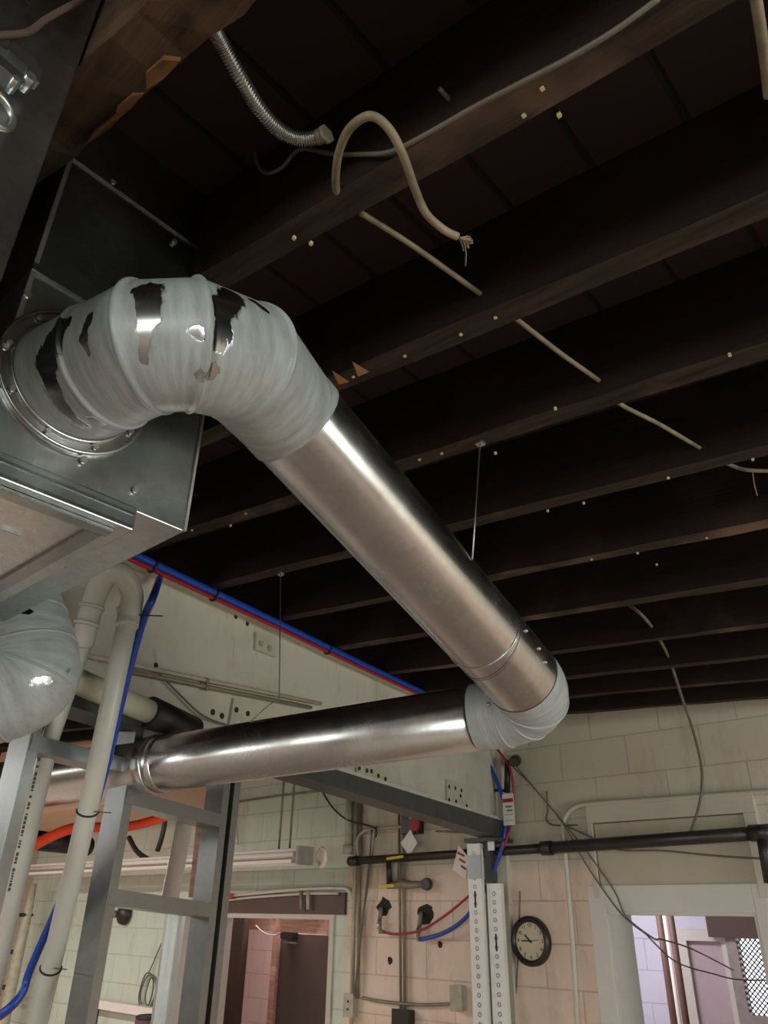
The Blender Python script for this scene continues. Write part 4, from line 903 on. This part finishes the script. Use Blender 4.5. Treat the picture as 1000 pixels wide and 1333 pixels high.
# peach soffit at far left
sx = atY(185, 960, 3.0)
m = mb(); m.box((-8.4, 3.0, atY(60, 1058, 3.0).z), (sx.x, WY, 3.45)); struct('trim_5', m, 'peach')
m = mb(); m.box((-8.4, 2.99, atY(60, 962, 3.0).z-.02), (sx.x, 3.0, atY(60, 962, 3.0).z+.02)); struct('trim_6', m, 'brown')
# bell, coil, shelf rail
bl = thing('alarm_bell', 'dark round bell mounted on the mint wall behind the stud frame', 'bell', wallp(166, 1190))
p = wallp(166, 1190); lathe([(.005, .09), (.04, .085), (.075, .06), (.085, .03), (.085, .02), (.03, .015), (.03, 0)], (p.x, WY, p.z), 32).build('gong', 'iron', bl)
m = mb(); m.ball((p.x-.07, WY-.08, p.z), .03, seg=12); m.build('striker', 'conduit', bl)
rl = thing('wall_rail', 'pinkish rail along the mint wall at the bottom behind the studs', 'rail', wallp(150, 1316))
a, b = wallp(95, 1308, .1), wallp(222, 1322, .1); m = mb(); m.box((a.x, WY-.12, b.z-.03), (b.x, WY-.02, b.z+.03), bev=.004); m.build('board', 'white', rl)
m = mb(); q = wallp(118, 1330, .05); m.box((q.x-.02, WY-.06, q.z-.5), (q.x+.02, WY, b.z-.03)); m.build('leg', 'iron', rl)
co_ = thing('wire_coil', 'coil of thin grey wire hanging on the mint wall above the rail', 'wire coil', wallp(194, 1290, .03))
for k, (dx, rx, rz) in enumerate(((0, .10, .11), (-.03, .09, .125), (.04, .07, .10))):
    c = wallp(193, 1291, .03+.01*k); m = mb(); m.tube([c+Vector((dx+rx*math.cos(t), .004*math.sin(3*t), rz*math.sin(t))) for t in np.linspace(0, 2*math.pi, 36)], .006, 8); m.build('loop', 'grey_wire', co_)
m = mb(); m.tube(smooth([wallp(193, 1268, .03), wallp(205, 1240, .02), wallp(222, 1195, .02), wallp(226, 1130, .02)], 5), .005, 8); m.build('tail', 'grey_wire', co_)
ct = thing('round_canister', 'dark maroon round canister at the bottom edge below the wire coil', 'canister', wallp(198, 1345, .25))
p = wallp(196, 1334, .3); lathe([(.0, 0), (.09, 0), (.1, .0), (.1, .0)], (0, 0, 0)).v
m = mb(); m.tube([(p.x, p.y, 0), (p.x, p.y, p.z+.03), (p.x, p.y, p.z+.05)], .1, 28, rad=[.11, .11, .095]); m.build('drum', 'maroon', ct)
m = mb(); m.torus((p.x, p.y, p.z+.045), (0, 0, 1), .1, .012, 32, 8); m.build('rim', 'black', ct)
# pipes at the far left lower corner
lp_ = thing('strapped_pipe', 'old pipe with black straps on the far left wall', 'pipe', atY(20, 1280, 3.7))
a, b = atY(44, 1150, 3.7), atY(5, 1330, 3.7)
m = mb(); m.tube([a, atY(36, 1190, 3.7), atY(22, 1250, 3.7), b, Vector((b.x, b.y, 0))], .05, 14, rad=[.03, .04, .05, .05, .05]); m.build('tube', 'ironlight', lp_)
for q in ((34, 1191), (20, 1239), (9, 1285)):
    m = mb(); m.torus(atY(*q, 3.7), (0, 0, 1), .05, .016, 24, 8); m.build('strap', 'black', lp_)
# ------------------------------------------------------------------ light
W = bpy.data.worlds.new('World'); S.world = W; W.use_nodes = True
W.node_tree.nodes['Background'].inputs[0].default_value = (.75, .85, 1, 1); W.node_tree.nodes['Background'].inputs[1].default_value = .6
def area(name, loc, rot, sx, sy, e, col=(1, 1, 1)):
    l = bpy.data.lights.new(name, 'AREA'); l.shape = 'RECTANGLE'; l.size = sx; l.size_y = sy; l.energy = e; l.color = col
    o = bpy.data.objects.new(name, l); COL.objects.link(o); o.location = loc; o.rotation_euler = rot; return o
for a, b in wins: area('window_fill', ((a+b)/2, -6.36, 1.9), (math.radians(90), 0, 0), b-a, 1.6, 120, (.97, 1, .96))  # area lights simulating daylight at the unseen windows
for (a, b), e_ in zip(rwins, (50, 150)): area('window_fill', (4.16, (a+b)/2, 1.8), (0, math.radians(90), 0), 1.6, b-a, e_, (.95, 1, .92))
area('fill_light', (1.5, -2.2, 2.72), (0, 0, 0), 2.4, .15, 32, (.95, 1, .92))  # unseen area lights without fixtures, added to brighten the room
area('fill_light', (-3.0, -1.6, 2.75), (0, 0, 0), 2.4, .15, 32, (1, .95, .88))
area('fill_light', (-6.2, 1.2, 2.85), (0, 0, 0), 2.4, .15, 110, (1, .97, .92))  # added on the left to brighten floor and mint wall
area('fill_light', (-5.6, -2.0, 2.85), (0, 0, 0), 2.4, .15, 70, (1, .98, .93))
area('inner_lamp', (-2.75, 5.0, 2.7), (0, 0, 0), 1.0, .3, 30, (.93, .9, 1))
area('inner_lamp', (-5.5, 4.8, 2.66), (0, 0, 0), 1.0, .3, 30, (1, .88, .86))
S.cycles.use_denoising = True
S.cycles.max_bounces = 8
S.cycles.sample_clamp_indirect = 6
